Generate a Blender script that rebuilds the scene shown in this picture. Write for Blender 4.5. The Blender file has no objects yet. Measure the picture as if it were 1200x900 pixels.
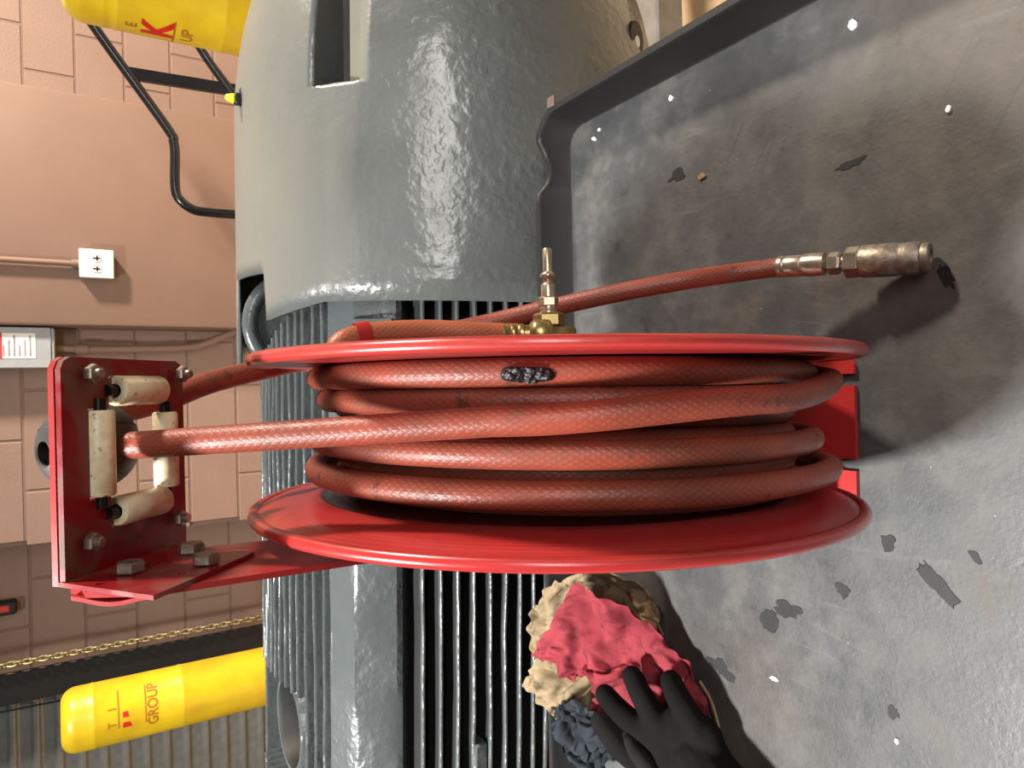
import bpy, bmesh, math, random
from mathutils import Vector, Matrix, noise
random.seed(7)
C = bpy.context.scene.collection
sc = bpy.context.scene
PI = math.pi
def R(d): return math.radians(d)

# ------------------------------------------------------------------ camera
# world: X to the right along the wall, Y towards the wall, Z up; the cart's rubber deck is z = 0, the shop floor z = -0.85.
# The photograph was taken with the phone on its side: world up points to the left of the frame.
F, PITCH, ROLL, CH = 832.0, R(32.0), R(1.4), 0.505
fw = Vector((0, math.cos(PITCH), -math.sin(PITCH)))
up0 = Vector((0, math.sin(PITCH), math.cos(PITCH)))
ri0 = Vector((1, 0, 0))
er = ri0 * math.cos(ROLL) - up0 * math.sin(ROLL)
eu = ri0 * math.sin(ROLL) + up0 * math.cos(ROLL)
CAM = Vector((0, 0, CH))
cam = bpy.data.cameras.new('camera')
cam.sensor_width = 36.0
cam.lens = F / 1200.0 * 36.0
cam.clip_start = 0.01
co = bpy.data.objects.new('camera', cam)
C.objects.link(co)
co.matrix_world = Matrix((( -eu.x, er.x, -fw.x, CAM.x), (-eu.y, er.y, -fw.y, CAM.y), (-eu.z, er.z, -fw.z, CAM.z), (0, 0, 0, 1)))
sc.camera = co

# ------------------------------------------------------------------ light
w = bpy.data.worlds.new('world'); sc.world = w; w.use_nodes = True
w.node_tree.nodes['Background'].inputs[0].default_value = (1.0, 0.93, 0.86, 1)
w.node_tree.nodes['Background'].inputs[1].default_value = 0.048
def area(name, loc, target, sx, sy, power, col, spread=180):
    l = bpy.data.lights.new(name, 'AREA'); l.shape = 'RECTANGLE'; l.size = sx; l.size_y = sy
    l.energy = power; l.color = col; l.spread = R(spread)
    o = bpy.data.objects.new(name, l); C.objects.link(o); o.location = loc
    d = Vector(target) - Vector(loc)
    o.rotation_euler = d.to_track_quat('-Z', 'Y').to_euler()
    return o
area('lamp_cool', (-1.25, 0.4, 2.9), (-0.8, 0.7, 0), 0.32, 0.5, 86, (1.0, 0.98, 0.95), 112)
area('lamp_warm', (3.7, 1.5, 2.5), (-0.3, 3.4, 0.2), 0.4, 0.4, 215, (1.0, 0.86, 0.72), 130)
area('lamp_tube', (1.5, -3.0, 2.6), (0.2, 0.9, 0), 2.4, 0.8, 75, (1.0, 0.97, 0.92))
sc.view_settings.view_transform = 'Standard'
sc.view_settings.look = 'None'
sc.view_settings.gamma = 1.0
sc.view_settings.use_curve_mapping = False
sc.view_settings.exposure = 0.4

# ------------------------------------------------------------------ helpers
def ray(x, y): return fw + eu * ((600 - x) / F) + er * ((450 - y) / F)
def at(x, y, ax, v):
    "the world point on the plane (axis ax = v) that lies behind a pixel of the photograph"
    r = ray(x, y); t = (v - CAM[ax]) / r[ax]
    return CAM + r * t
def dep(x, y, d): return CAM + ray(x, y) * d

def lin(c):
    return tuple(((v / 255.0) / 12.92) if v / 255.0 <= 0.04045 else (((v / 255.0) + 0.055) / 1.055) ** 2.4 for v in c) + (1.0,)

class NB:
    "tiny node builder"
    def __init__(s, name):
        s.m = bpy.data.materials.new(name); s.m.use_nodes = True
        s.t = s.m.node_tree; s.n = s.t.nodes; s.b = s.n['Principled BSDF']; s.co = None
    def new(s, typ, **k):
        n = s.n.new(typ)
        for a, v in k.items(): setattr(n, a, v)
        return n
    def link(s, a, b): s.t.links.new(a, b)
    def coords(s, kind='Object'):
        n = s.new('ShaderNodeTexCoord'); return n.outputs[kind]
    def mapping(s, vec, scale=(1, 1, 1), rot=(0, 0, 0), loc=(0, 0, 0)):
        n = s.new('ShaderNodeMapping'); s.link(vec, n.inputs[0])
        n.inputs['Scale'].default_value = scale; n.inputs['Rotation'].default_value = rot; n.inputs['Location'].default_value = loc
        return n.outputs[0]
    def noise(s, vec, scale, detail=4, rough=0.55, dist=0.0):
        n = s.new('ShaderNodeTexNoise'); s.link(vec, n.inputs['Vector'])
        n.inputs['Scale'].default_value = scale; n.inputs['Detail'].default_value = detail
        n.inputs['Roughness'].default_value = rough; n.inputs['Distortion'].default_value = dist
        return n.outputs[0]
    def voro(s, vec, scale, feature='F1', rnd=1.0):
        n = s.new('ShaderNodeTexVoronoi', feature=feature); s.link(vec, n.inputs['Vector'])
        n.inputs['Scale'].default_value = scale; n.inputs['Randomness'].default_value = rnd
        return n.outputs['Distance']
    def ramp(s, fac, a, b, c0=(0, 0, 0, 1), c1=(1, 1, 1, 1)):
        n = s.new('ShaderNodeValToRGB'); s.link(fac, n.inputs[0])
        n.color_ramp.elements[0].position = a; n.color_ramp.elements[1].position = b
        n.color_ramp.elements[0].color = c0; n.color_ramp.elements[1].color = c1
        return n.outputs[0]
    def mix(s, fac, a, b, mode='MIX'):
        n = s.new('ShaderNodeMix', data_type='RGBA', blend_type=mode)
        for i, v in ((0, fac), (6, a), (7, b)):
            if isinstance(v, (int, float)): n.inputs[i].default_value = v
            elif isinstance(v, tuple): n.inputs[i].default_value = v
            else: s.link(v, n.inputs[i])
        return n.outputs[2]
    def math(s, op, a, b=0.0):
        n = s.new('ShaderNodeMath', operation=op)
        for i, v in ((0, a), (1, b)):
            if isinstance(v, (int, float)): n.inputs[i].default_value = v
            else: s.link(v, n.inputs[i])
        return n.outputs[0]
    def bump(s, h, strength, dist, prev=None):
        n = s.new('ShaderNodeBump'); s.link(h, n.inputs['Height'])
        n.inputs['Strength'].default_value = strength; n.inputs['Distance'].default_value = dist
        if prev is not None: s.link(prev, n.inputs['Normal'])
        return n.outputs[0]
    def out(s, color=None, rough=None, normal=None, metal=None, **k):
        for key, v in (('Base Color', color), ('Roughness', rough), ('Metallic', metal)):
            if v is None: continue
            if isinstance(v, (int, float, tuple)): s.b.inputs[key].default_value = v
            else: s.link(v, s.b.inputs[key])
        if normal is not None: s.link(normal, s.b.inputs['Normal'])
        for key, v in k.items(): s.b.inputs[key.replace('_', ' ')].default_value = v
        return s.m

def simple(name, rgb, rough=0.5, metal=0.0, var=0.25, scale=60, bump=0.0, **k):
    b = NB(name); v = b.coords(); n = b.noise(v, scale)
    c = lin(rgb); d = tuple(x * (1 - var) for x in c[:3]) + (1,)
    col = b.mix(b.ramp(n, 0.35, 0.65), d, c)
    nm = b.bump(n, bump, 0.002) if bump else None
    return b.out(col, rough, nm, metal, **k)

M = {}
# red enamel of the reel, dusty in places
b = NB('red_enamel'); v = b.coords(); n1 = b.noise(v, 18, 5); n2 = b.noise(v, 160, 3)
col = b.mix(b.ramp(n1, 0.42, 0.72), lin((166, 40, 42)), lin((148, 52, 44)))
col = b.mix(b.math('MULTIPLY', b.ramp(n2, 0.6, 0.75), 0.35), col, lin((120, 62, 48)))
M['red'] = b.out(col, b.ramp(n1, 0.3, 0.8, (0.24, 0.24, 0.24, 1), (0.42, 0.42, 0.42, 1)), b.bump(n2, 0.05, 0.001), Coat_Weight=0.25, Coat_Roughness=0.2)
# flange: the enamel again, darkened round the drum with hose grime and painted-in coil shade
b = NB('flange_enamel'); v = b.coords(); n1 = b.noise(v, 18, 5); n2 = b.noise(v, 160, 3)
sx = b.new('ShaderNodeSeparateXYZ'); b.link(v, sx.inputs[0])
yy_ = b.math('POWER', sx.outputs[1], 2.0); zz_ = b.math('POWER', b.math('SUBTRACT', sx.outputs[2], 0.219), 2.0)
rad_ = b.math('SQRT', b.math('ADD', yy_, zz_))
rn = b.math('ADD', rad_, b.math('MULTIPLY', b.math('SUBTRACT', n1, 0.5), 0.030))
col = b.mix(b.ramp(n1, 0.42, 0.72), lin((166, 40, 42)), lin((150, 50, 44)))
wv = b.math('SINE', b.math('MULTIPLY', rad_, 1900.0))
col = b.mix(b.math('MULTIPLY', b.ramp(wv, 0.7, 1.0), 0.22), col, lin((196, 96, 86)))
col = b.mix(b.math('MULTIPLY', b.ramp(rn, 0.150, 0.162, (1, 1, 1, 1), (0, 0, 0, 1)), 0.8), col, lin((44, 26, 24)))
col = b.mix(b.math('MULTIPLY', b.ramp(n2, 0.62, 0.75), 0.3), col, lin((110, 58, 46)))
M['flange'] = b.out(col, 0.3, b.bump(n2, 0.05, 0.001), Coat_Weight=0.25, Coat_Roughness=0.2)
# roller bracket: the same red under a film of brown grime
b = NB('grimy_red_enamel'); v = b.coords(); n1 = b.noise(v, 38, 3, 0.5, 0.6); n2 = b.noise(v, 200, 3)
col = b.mix(b.ramp(n1, 0.5, 0.62), lin((126, 20, 24)), lin((104, 72, 58)))
M['red_grime'] = b.out(col, b.ramp(n1, 0.4, 0.6, (0.3, 0.3, 0.3, 1), (0.6, 0.6, 0.6, 1)), b.bump(n2, 0.06, 0.001))
# braided hose: u along, v around
def hose_mat(name, light, dark, stain):
    b = NB(name); uv = b.coords('UV'); ob = b.coords()
    sx = b.new('ShaderNodeSeparateXYZ'); b.link(uv, sx.inputs[0])
    u, vv = sx.outputs[0], sx.outputs[1]
    ua = b.math('MULTIPLY', u, PI / 0.0050); va = b.math('MULTIPLY', vv, PI * 13)
    a1 = b.math('ABSOLUTE', b.math('SINE', b.math('ADD', ua, va)))
    a2 = b.math('ABSOLUTE', b.math('SINE', b.math('SUBTRACT', ua, va)))
    br = b.math('MINIMUM', a1, a2)
    n1 = b.noise(ob, 16, 4); n2 = b.noise(ob, 70, 5, 0.6); n3 = b.noise(b.mapping(ob, (30, 60, 60)), 1.0, 4, 0.6)
    col = b.mix(b.ramp(n1, 0.35, 0.7), lin(light), lin(dark))
    lat = b.math('MULTIPLY', b.ramp(br, 0.12, 0.5, (1, 1, 1, 1), (0, 0, 0, 1)), b.ramp(n1, 0.3, 0.7, (0.15, 0.15, 0.15, 1), (0.6, 0.6, 0.6, 1)))
    col = b.mix(lat, col, tuple(x * 0.5 for x in lin(dark)[:3]) + (1,))
    col = b.mix(b.math('MULTIPLY', b.ramp(n2, 0.62, 0.74), 0.7), col, lin(stain))
    col = b.mix(b.math('MULTIPLY', b.ramp(n3, 0.63, 0.70), 0.7), col, lin((62, 42, 32)))
    nm = b.bump(br, 0.2, 0.0006); nm = b.bump(n2, 0.08, 0.001, nm)
    return b.out(col, b.ramp(n2, 0.3, 0.7, (0.38, 0.38, 0.38, 1), (0.55, 0.55, 0.55, 1)), nm)
M['hose'] = hose_mat('red_braided_hose', (146, 66, 49), (116, 58, 43), (94, 70, 50))
M['hose_inlet'] = hose_mat('tan_red_braided_hose', (176, 92, 60), (150, 84, 56), (140, 96, 60))
M['tar'] = simple('tar', (28, 29, 31), 0.28, 0, 0.4, 400, 0.6)
M['steel'] = simple('zinc_steel', (176, 164, 148), 0.36, 0.85, 0.3, 150, 0.08)
M['dull_steel'] = simple('dull_steel', (150, 138, 124), 0.5, 0.8, 0.4, 200, 0.25)
M['black_pin'] = simple('black_pin', (30, 28, 28), 0.35, 0.6, 0.2, 100)
M['brass'] = simple('brass', (176, 150, 100), 0.32, 0.85, 0.3, 120, 0.05)
M['pale_brass'] = simple('pale_brass', (204, 188, 164), 0.3, 0.8, 0.25, 120, 0.05)
# nylon rollers, smudged
b = NB('nylon'); v = b.coords(); n1 = b.noise(v, 90, 4); n2 = b.noise(v, 260, 3)
col = b.mix(b.ramp(n1, 0.4, 0.7), lin((232, 222, 190)), lin((200, 180, 138)))
col = b.mix(b.math('MULTIPLY', b.ramp(n2, 0.66, 0.72), 0.8), col, lin((70, 50, 36)))
M['nylon'] = b.out(col, 0.42, None, None, Subsurface_Weight=0.0)
M['ball'] = simple('ball_rubber', (58, 58, 58), 0.6, 0, 0.25, 60, 0.1)
# motor paint: thick grey enamel, runs and lumps; dust settles on faces that look up
def motor_mat(name, lump, rgb=(90, 93, 92), dusty=1.0):
    b = NB(name); v = b.coords(); g = b.new('ShaderNodeNewGeometry')
    sx = b.new('ShaderNodeSeparateXYZ'); b.link(g.outputs['Normal'], sx.inputs[0])
    n1 = b.noise(v, 6, 5); n2 = b.noise(v, 22, 2, 0.45, 0.1); n3 = b.noise(v, 75, 2, 0.45, 0.0); n4 = b.noise(v, 9, 2)
    col = b.mix(b.ramp(n1, 0.35, 0.7), lin(rgb), tuple(x * 0.8 for x in lin(rgb)[:3]) + (1,))
    dust = b.math('MULTIPLY', b.ramp(sx.outputs[2], 0.72, 0.98), b.ramp(n1, 0.25, 0.6, (0.35 * dusty,) * 3 + (1,), (0.7 * dusty,) * 3 + (1,)))
    col = b.mix(dust, col, lin((114, 112, 100)))
    rough = b.mix(dust, b.ramp(n4, 0.35, 0.65, (0.20, 0.20, 0.20, 1), (0.34, 0.34, 0.34, 1)), (0.6, 0.6, 0.6, 1))
    h = b.math('ADD', b.math('MULTIPLY', n2, 0.7), b.math('MULTIPLY', b.ramp(n3, 0.40, 0.85), b.ramp(n4, 0.3, 0.7, (0.15, 0.15, 0.15, 1), (0.75, 0.75, 0.75, 1))))
    h = b.math('MULTIPLY', h, b.math('SUBTRACT', 1.0, b.math('MULTIPLY', dust, 1.2)))
    nm = b.bump(h, lump, 0.0035)
    return b.out(col, rough, nm)
M['motor'] = motor_mat('grey_motor_enamel', 0.50)
M['motor_body'] = motor_mat('grey_body_enamel', 0.35, (80, 84, 85), 0.3)
M['motor_fin'] = motor_mat('grey_fin_enamel', 0.5, (78, 83, 84), 0.0)
M['gap'] = simple('fin_gap_shade', (24, 24, 25), 0.7, 0, 0.3, 40)  # near-black colour standing for the shade between the side fins
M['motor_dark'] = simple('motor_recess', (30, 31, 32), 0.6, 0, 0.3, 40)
# cart: black moulded plastic; the deck is scuffed grey with scratches and brown dust
M['cart_black'] = simple('black_plastic', (13, 13, 14), 0.6, 0, 0.3, 50, 0.05)
b = NB('scuffed_deck'); v = b.coords(); n1 = b.noise(v, 5, 6, 0.6); n2 = b.noise(v, 22, 6, 0.65); n3 = b.noise(v, 260, 3); n4 = b.noise(v, 3, 3)
col = b.mix(b.ramp(n1, 0.35, 0.68), lin((102, 103, 103)), lin((78, 80, 82)))
col = b.mix(b.math('MULTIPLY', b.ramp(n2, 0.48, 0.64), 0.5), col, lin((128, 126, 119)))
col = b.mix(b.math('MULTIPLY', b.ramp(n4, 0.46, 0.64), 0.55), col, lin((116, 104, 92)))
col = b.mix(b.math('MULTIPLY', b.ramp(n2, 0.30, 0.38, (1, 1, 1, 1), (0, 0, 0, 1)), 0.5), col, lin((62, 63, 66)))
scr = None
for i, (rot, sx_, sy_) in enumerate(((0.5, 1.6, 34), (1.7, 1.3, 30), (-0.5, 1.8, 40), (2.4, 1.4, 32))):
    mv = b.mapping(b.mapping(v, (1, 1, 1), (0, 0, rot)), (sx_, sy_, 1), (0, 0, 0), (i * 3.7, i * 1.3, 0))
    nn = b.noise(mv, 1.0, 1, 0.4, 0.25)
    ln = b.ramp(b.math('ABSOLUTE', b.math('SUBTRACT', nn, 0.5)), 0.0, 0.010, (1, 1, 1, 1), (0, 0, 0, 1))
    gate = b.ramp(b.noise(b.mapping(v, (1, 1, 1), (0, 0, 0), (i * 9.1, 4, 0)), 7, 2), 0.62, 0.68)
    s_ = b.math('MULTIPLY', ln, gate)
    col = b.mix(b.math('MULTIPLY', s_, 0.45), col, lin((54, 54, 56)) if i != 1 else lin((140, 138, 132)))
spk = b.ramp(b.voro(v, 70), 0.03, 0.045, (1, 1, 1, 1), (0, 0, 0, 1))
spk = b.math('MULTIPLY', spk, b.ramp(b.noise(v, 14, 2), 0.56, 0.6))
col = b.mix(spk, col, lin((215, 212, 205)))
n5 = b.noise(v, 48, 6, 0.7, 0.4); n6 = b.noise(b.mapping(v, (60, 9, 1), (0, 0, 0.9)), 1.0, 3, 0.6)
col = b.mix(b.math('MULTIPLY', b.ramp(n5, 0.48, 0.80), 0.40), col, lin((66, 67, 69)))
col = b.mix(b.math('MULTIPLY', b.ramp(n5, 0.30, 0.46, (1, 1, 1, 1), (0, 0, 0, 1)), 0.25), col, lin((124, 122, 117)))
col = b.mix(b.math('MULTIPLY', b.ramp(n6, 0.62, 0.72), 0.25), col, lin((138, 136, 130)))
col = b.mix(b.math('MULTIPLY', b.ramp(b.noise(v, 11, 4, 0.6), 0.62, 0.72), 0.35), col, lin((112, 92, 74)))
col = b.mix(1.0, col, (0.52, 0.53, 0.54, 1), 'MULTIPLY')
M['deck'] = b.out(col, b.ramp(n2, 0.35, 0.65, (0.42, 0.42, 0.42, 1), (0.6, 0.6, 0.6, 1)), b.bump(n3, 0.12, 0.002, b.bump(n5, 0.10, 0.004)))
M['stain'] = simple('dark_stain', (22, 23, 25), 0.6, 0, 0.2, 120, 0.1)
M['chip'] = simple('white_chip', (232, 230, 224), 0.6, 0, 0.1, 200)
M['tan_chip'] = simple('tan_chip', (150, 116, 80), 0.6, 0, 0.3, 300)
M['tape'] = simple('tape', (92, 80, 72), 0.5, 0, 0.2, 90)
# wall paint
def wall_mat(name, rgb, bumpy):
    b = NB(name); v = b.coords(); n1 = b.noise(v, 3, 4); n2 = b.noise(v, 90, 4, 0.6)
    c = lin(rgb)
    col = b.mix(b.ramp(n1, 0.35, 0.7), c, tuple(x * 0.9 for x in c[:3]) + (1,))
    return b.out(col, 0.55, b.bump(n2, bumpy, 0.003))
M['block'] = wall_mat('painted_block', (138, 113, 100), 0.35)
M['mortar'] = wall_mat('painted_mortar', (122, 98, 86), 0.3)
M['pilaster'] = wall_mat('painted_pilaster', (132, 106, 92), 0.08)
M['floor'] = simple('floor_coat', (206, 178, 138), 0.5, 0, 0.2, 6)
# yellow bollard sleeves, scuffed
b = NB('yellow_plastic'); v = b.coords(); n1 = b.noise(v, 9, 5); n2 = b.noise(v, 120, 3)
col = b.mix(b.ramp(n1, 0.4, 0.75), lin((216, 184, 30)), lin((196, 154, 30)))
M['yellow'] = b.out(col, 0.35, b.bump(n2, 0.04, 0.001))
M['yellow_worn'] = simple('yellow_worn', (222, 176, 44), 0.5, 0, 0.3, 30)
M['letter_red'] = simple('letter_red', (200, 30, 28), 0.5, 0, 0.1, 60)
M['letter_faded'] = simple('letter_faded', (170, 108, 26), 0.5, 0, 0.2, 60)
M['black_tube'] = simple('black_enamel', (26, 26, 30), 0.22, 0, 0.2, 50)
M['rail'] = simple('rail_black', (17, 17, 18), 0.5, 0, 0.2, 20)
M['galv'] = simple('galvanised', (138, 140, 138), 0.34, 0.5, 0.2, 20)
M['box_grey'] = simple('box_grey', (158, 162, 166), 0.45, 0.1, 0.1, 30)
M['plate_white'] = simple('outlet_white', (226, 222, 216), 0.4, 0, 0.08, 60)
M['paper'] = simple('paper', (236, 232, 230), 0.6, 0, 0.05, 40)
M['print_red'] = simple('print_red', (206, 60, 56), 0.6)
M['print_grey'] = simple('print_grey', (150, 148, 150), 0.6)
M['slot'] = simple('slot_black', (24, 22, 22), 0.6)
M['chain'] = simple('chain', (186, 172, 128), 0.4, 0.7, 0.4, 80)
M['lime'] = simple('lime_plastic', (222, 226, 30), 0.4, 0, 0.1, 60)
M['stand'] = simple('stand_steel', (150, 146, 140), 0.5, 0.2, 0.25, 30)
# cloths
def cloth_mat(name, rgb, rgb2, stain, amt):
    b = NB(name); v = b.coords(); n1 = b.noise(v, 22, 5, 0.6); n2 = b.noise(v, 60, 5, 0.65); n3 = b.noise(v, 1400, 2)
    col = b.mix(b.ramp(n1, 0.35, 0.65), lin(rgb), lin(rgb2))
    col = b.mix(b.math('MULTIPLY', b.ramp(n2, 0.52, 0.66), amt), col, lin(stain))
    nm = b.bump(n3, 0.3, 0.0008); nm = b.bump(n2, 0.25, 0.003, nm)
    return b.out(col, 0.9, nm, Specular_IOR_Level=0.15)
M['rag_beige'] = cloth_mat('beige_rag', (146, 132, 106), (120, 102, 76), (66, 52, 38), 0.85)
M['rag_pink'] = cloth_mat('pink_rag', (136, 54, 62), (118, 42, 50), (74, 32, 34), 0.65)
M['glove_black'] = cloth_mat('black_glove', (17, 16, 15), (12, 12, 12), (20, 20, 20), 0.4)
M['glove_palm'] = cloth_mat('black_glove_grip', (30, 30, 30), (26, 26, 26), (20, 20, 20), 0.4)
M['rag_slate'] = cloth_mat('slate_cloth', (46, 51, 57), (34, 38, 43), (32, 34, 38), 0.6)

def tag(o, label=None, cat=None, group=None, kind=None):
    if label: o['label'] = label
    if cat: o['category'] = cat
    if group: o['group'] = group
    if kind: o['kind'] = kind
    return o
def thing(name, label, cat, loc=(0, 0, 0), group=None, rot=(0, 0, 0)):
    o = bpy.data.objects.new(name, None); C.objects.link(o); o.location = loc; o.rotation_euler = rot
    o.empty_display_size = 0.05
    return tag(o, label, cat, group)
def origin(o):
    t = Vector(o.location); p = o.parent
    while p is not None: t += Vector(p.location); p = p.parent
    return t
def obj(name, bm, mat, parent=None, smooth=True, angle=40, label=None, local=False):
    "bm is in world coordinates (or in the parent's own, local=True); one mesh object comes out"
    bmesh.ops.recalc_face_normals(bm, faces=bm.faces)
    if parent is not None and not local: bmesh.ops.translate(bm, verts=bm.verts, vec=-origin(parent))
    me = bpy.data.meshes.new(name); 
    for f in bm.faces: f.smooth = smooth
    if smooth:
        a = R(angle)
        for e in bm.edges:
            if len(e.link_faces) == 2 and e.calc_face_angle(0) > a: e.smooth = False
    bm.to_mesh(me); bm.free()
    mats = mat if isinstance(mat, (list, tuple)) else [mat]
    for m_ in mats: me.materials.append(m_)
    o = bpy.data.objects.new(name, me); C.objects.link(o)
    if parent is not None: o.parent = parent
    if label: o['label'] = label
    return o
def NEW(): return bmesh.new()
def box(bm, lo, hi, bevel=0.0, mat=None, M4=None, seg=1):
    lo = Vector(lo); hi = Vector(hi); c = (lo + hi) / 2; d = hi - lo
    r = bmesh.ops.create_cube(bm, size=1.0, matrix=Matrix.Translation(c) @ Matrix.Diagonal((abs(d.x), abs(d.y), abs(d.z), 1)))
    vs = r['verts']
    if bevel:
        es = list({e for v_ in vs for e in v_.link_edges})
        rr = bmesh.ops.bevel(bm, geom=es, offset=bevel, segments=seg, profile=0.5, affect='EDGES')
        vs = list({v_ for f in rr['faces'] for v_ in f.verts} | {v_ for v_ in vs if v_.is_valid})
    if M4 is not None: bmesh.ops.transform(bm, matrix=M4, verts=vs)
    return vs
def frame_from(axis):
    a = Vector(axis).normalized(); h = Vector((0, 0, 1)) if abs(a.z) < 0.9 else Vector((1, 0, 0))
    x = a.cross(h).normalized(); y = a.cross(x).normalized()
    return x, y, a
def lathe(bm, prof, org, axis, n=32, mat=0, close=False):
    "prof = [(radius, height along axis)]"
    x, y, a = frame_from(axis); org = Vector(org); rings = []
    for (r, h) in prof:
        if r < 1e-6: rings.append([bm.verts.new(org + a * h)])
        else: rings.append([bm.verts.new(org + a * h + x * (r * math.cos(2 * PI * k / n)) + y * (r * math.sin(2 * PI * k / n))) for k in range(n)])
    prs = list(zip(rings, rings[1:])) + ([(rings[-1], rings[0])] if close else [])
    for A, B in prs:
        for k in range(n):
            k2 = (k + 1) % n
            if len(A) == 1 and len(B) == 1: continue
            if len(A) == 1: f = bm.faces.new((A[0], B[k], B[k2]))
            elif len(B) == 1: f = bm.faces.new((A[k], A[k2], B[0]))
            else: f = bm.faces.new((A[k], A[k2], B[k2], B[k]))
            f.material_index = mat
def cyl(bm, p, q, r, n=20, r2=None, bev=0.0):
    p = Vector(p); q = Vector(q); L = (q - p).length; r2 = r if r2 is None else r2
    if bev: lathe(bm, [(0, 0), (r - bev, 0), (r, bev), (r2, L - bev), (r2 - bev, L), (0, L)], p, q - p, n)
    else: lathe(bm, [(0, 0), (r, 0), (r2, L), (0, L)], p, q - p, n)
def hexnut(bm, p, axis, r, h, bolt=0.0, bl=0.0):
    lathe(bm, [(0, 0), (r * 0.94, 0), (r, h * 0.12), (r, h * 0.82), (r * 0.86, h), (0, h)], p, axis, 6)
    if bolt: lathe(bm, [(0, h), (bolt, h), (bolt, h + bl * 0.8), (bolt * 0.8, h + bl), (0, h + bl)], p, axis, 14)
def smooth_path(pts, step):
    "Catmull-Rom through pts, resampled to about step"
    P = [Vector(p) for p in pts]; P = [2 * P[0] - P[1]] + P + [2 * P[-1] - P[-2]]; out = []
    for i in range(1, len(P) - 2):
        a, b_, c, d = P[i - 1], P[i], P[i + 1], P[i + 2]
        n = max(2, int((c - b_).length / step))
        for k in range(n):
            t = k / n
            out.append(0.5 * ((2 * b_) + (c - a) * t + (2 * a - 5 * b_ + 4 * c - d) * t * t + (3 * b_ - a - 3 * c + d) * t ** 3))
    out.append(P[-2]); return out
def tube(bm, pts, r, n=16, cap=True, rfun=None):
    pts = [Vector(p) for p in pts]; uvl = bm.loops.layers.uv.verify()
    T = [((pts[min(i + 1, len(pts) - 1)] - pts[max(i - 1, 0)]).normalized()) for i in range(len(pts))]
    x, y, a = frame_from(T[0]); rings = []; u = [0.0]
    for i in range(1, len(pts)): u.append(u[-1] + (pts[i] - pts[i - 1]).length)
    for i, p in enumerate(pts):
        x = (x - T[i] * x.dot(T[i])).normalized(); y = T[i].cross(x)
        rr = r if rfun is None else rfun(i / (len(pts) - 1))
        rings.append([bm.verts.new(p + x * (rr * math.cos(2 * PI * k / n)) + y * (rr * math.sin(2 * PI * k / n))) for k in range(n)])
    for i in range(len(rings) - 1):
        for k in range(n):
            k2 = (k + 1) % n
            f = bm.faces.new((rings[i][k], rings[i][k2], rings[i + 1][k2], rings[i + 1][k]))
            for lp, (uu, vv) in zip(f.loops, ((u[i], k / n), (u[i], (k + 1) / n), (u[i + 1], (k + 1) / n), (u[i + 1], k / n))):
                lp[uvl].uv = (uu, vv)
    if cap:
        bm.faces.new(rings[0][::-1]); bm.faces.new(rings[-1])
    return rings
def plate(bm, outer, holes, org, ux, uy, th):
    "flat sheet with holes: 2-D loops in the frame org + a*ux + b*uy, thickness th along ux x uy"
    org = Vector(org); ux = Vector(ux); uy = Vector(uy); nz = ux.cross(uy).normalized()
    t = bmesh.new()
    for loop in [outer] + holes:
        vs = [t.verts.new((p[0], p[1], 0)) for p in loop]
        for i in range(len(vs)): t.edges.new((vs[i], vs[(i + 1) % len(vs)]))
    bmesh.ops.triangle_fill(t, use_beauty=True, use_dissolve=False, edges=t.edges[:])
    r = bmesh.ops.extrude_face_region(t, geom=t.faces[:])
    bmesh.ops.translate(t, verts=[g for g in r['geom'] if isinstance(g, bmesh.types.BMVert)], vec=(0, 0, th))
    mp = {}
    for v_ in t.verts: mp[v_] = bm.verts.new(org + ux * v_.co.x + uy * v_.co.y + nz * v_.co.z)
    for f in t.faces: bm.faces.new([mp[v_] for v_ in f.verts])
    t.free()
def rrect(x0, y0, x1, y1, r, n=5):
    out = []
    for cx, cy, a0 in ((x1 - r, y0 + r, -90), (x1 - r, y1 - r, 0), (x0 + r, y1 - r, 90), (x0 + r, y0 + r, 180)):
        for k in range(n + 1):
            a = R(a0 + 90 * k / n); out.append((cx + r * math.cos(a), cy + r * math.sin(a)))
    return out
def circ(cx, cy, r, n=16): return [(cx + r * math.cos(2 * PI * k / n), cy + r * math.sin(2 * PI * k / n)) for k in range(n)]
def fbm(p, s, o=3):
    v_ = 0; a = 1.0
    for i in range(o):
        v_ += a * noise.noise(Vector(p) * s + Vector((i * 7.3, 1.1, 3.7))); a *= 0.5; s *= 2.1
    return v_

FLOOR = -0.85
# ------------------------------------------------------------------ room shell
bm = NEW(); box(bm, (-3.2, -2.5, FLOOR - 0.1), (4.6, 4.1, FLOOR)); tag(obj('floor', bm, M['floor'], smooth=False), kind='structure')
YW, YP, YR = 3.45, 3.31, 3.70
XC = -0.60                      # corner where the wall steps back to the door
XP0, XP1 = 0.275, 1.205         # the smooth pilaster
TOP = 2.9
wall = None
bm = NEW(); box(bm, (XC + 0.02, YW + 0.0035, FLOOR), (XP1 - 0.05, YW + 0.4, TOP)); box(bm, (XC, YW + 0.02, FLOOR), (XC + 0.03, YW + 0.4, TOP))
wall = tag(obj('wall_back', bm, M['mortar'], smooth=False), kind='structure')
YB = 3.88
bm = NEW(); box(bm, (XP1 - 0.1, YB + 0.0035, FLOOR), (4.5, YB + 0.3, TOP))
wall_b = tag(obj('wall_right', bm, M['mortar'], smooth=False), kind='structure')
bm = NEW(); box(bm, (-3.2, YR + 0.0035, FLOOR), (XC + 0.04, YR + 0.3, TOP))
wall_r = tag(obj('wall_recess', bm, M['mortar'], smooth=False), kind='structure')
bm = NEW(); box(bm, (XP0, YP, FLOOR), (XP1, YB + 0.03, TOP), 0.012, seg=2)
tag(obj('trim_pilaster', bm, M['pilaster'], smooth=True), kind='structure')
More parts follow.
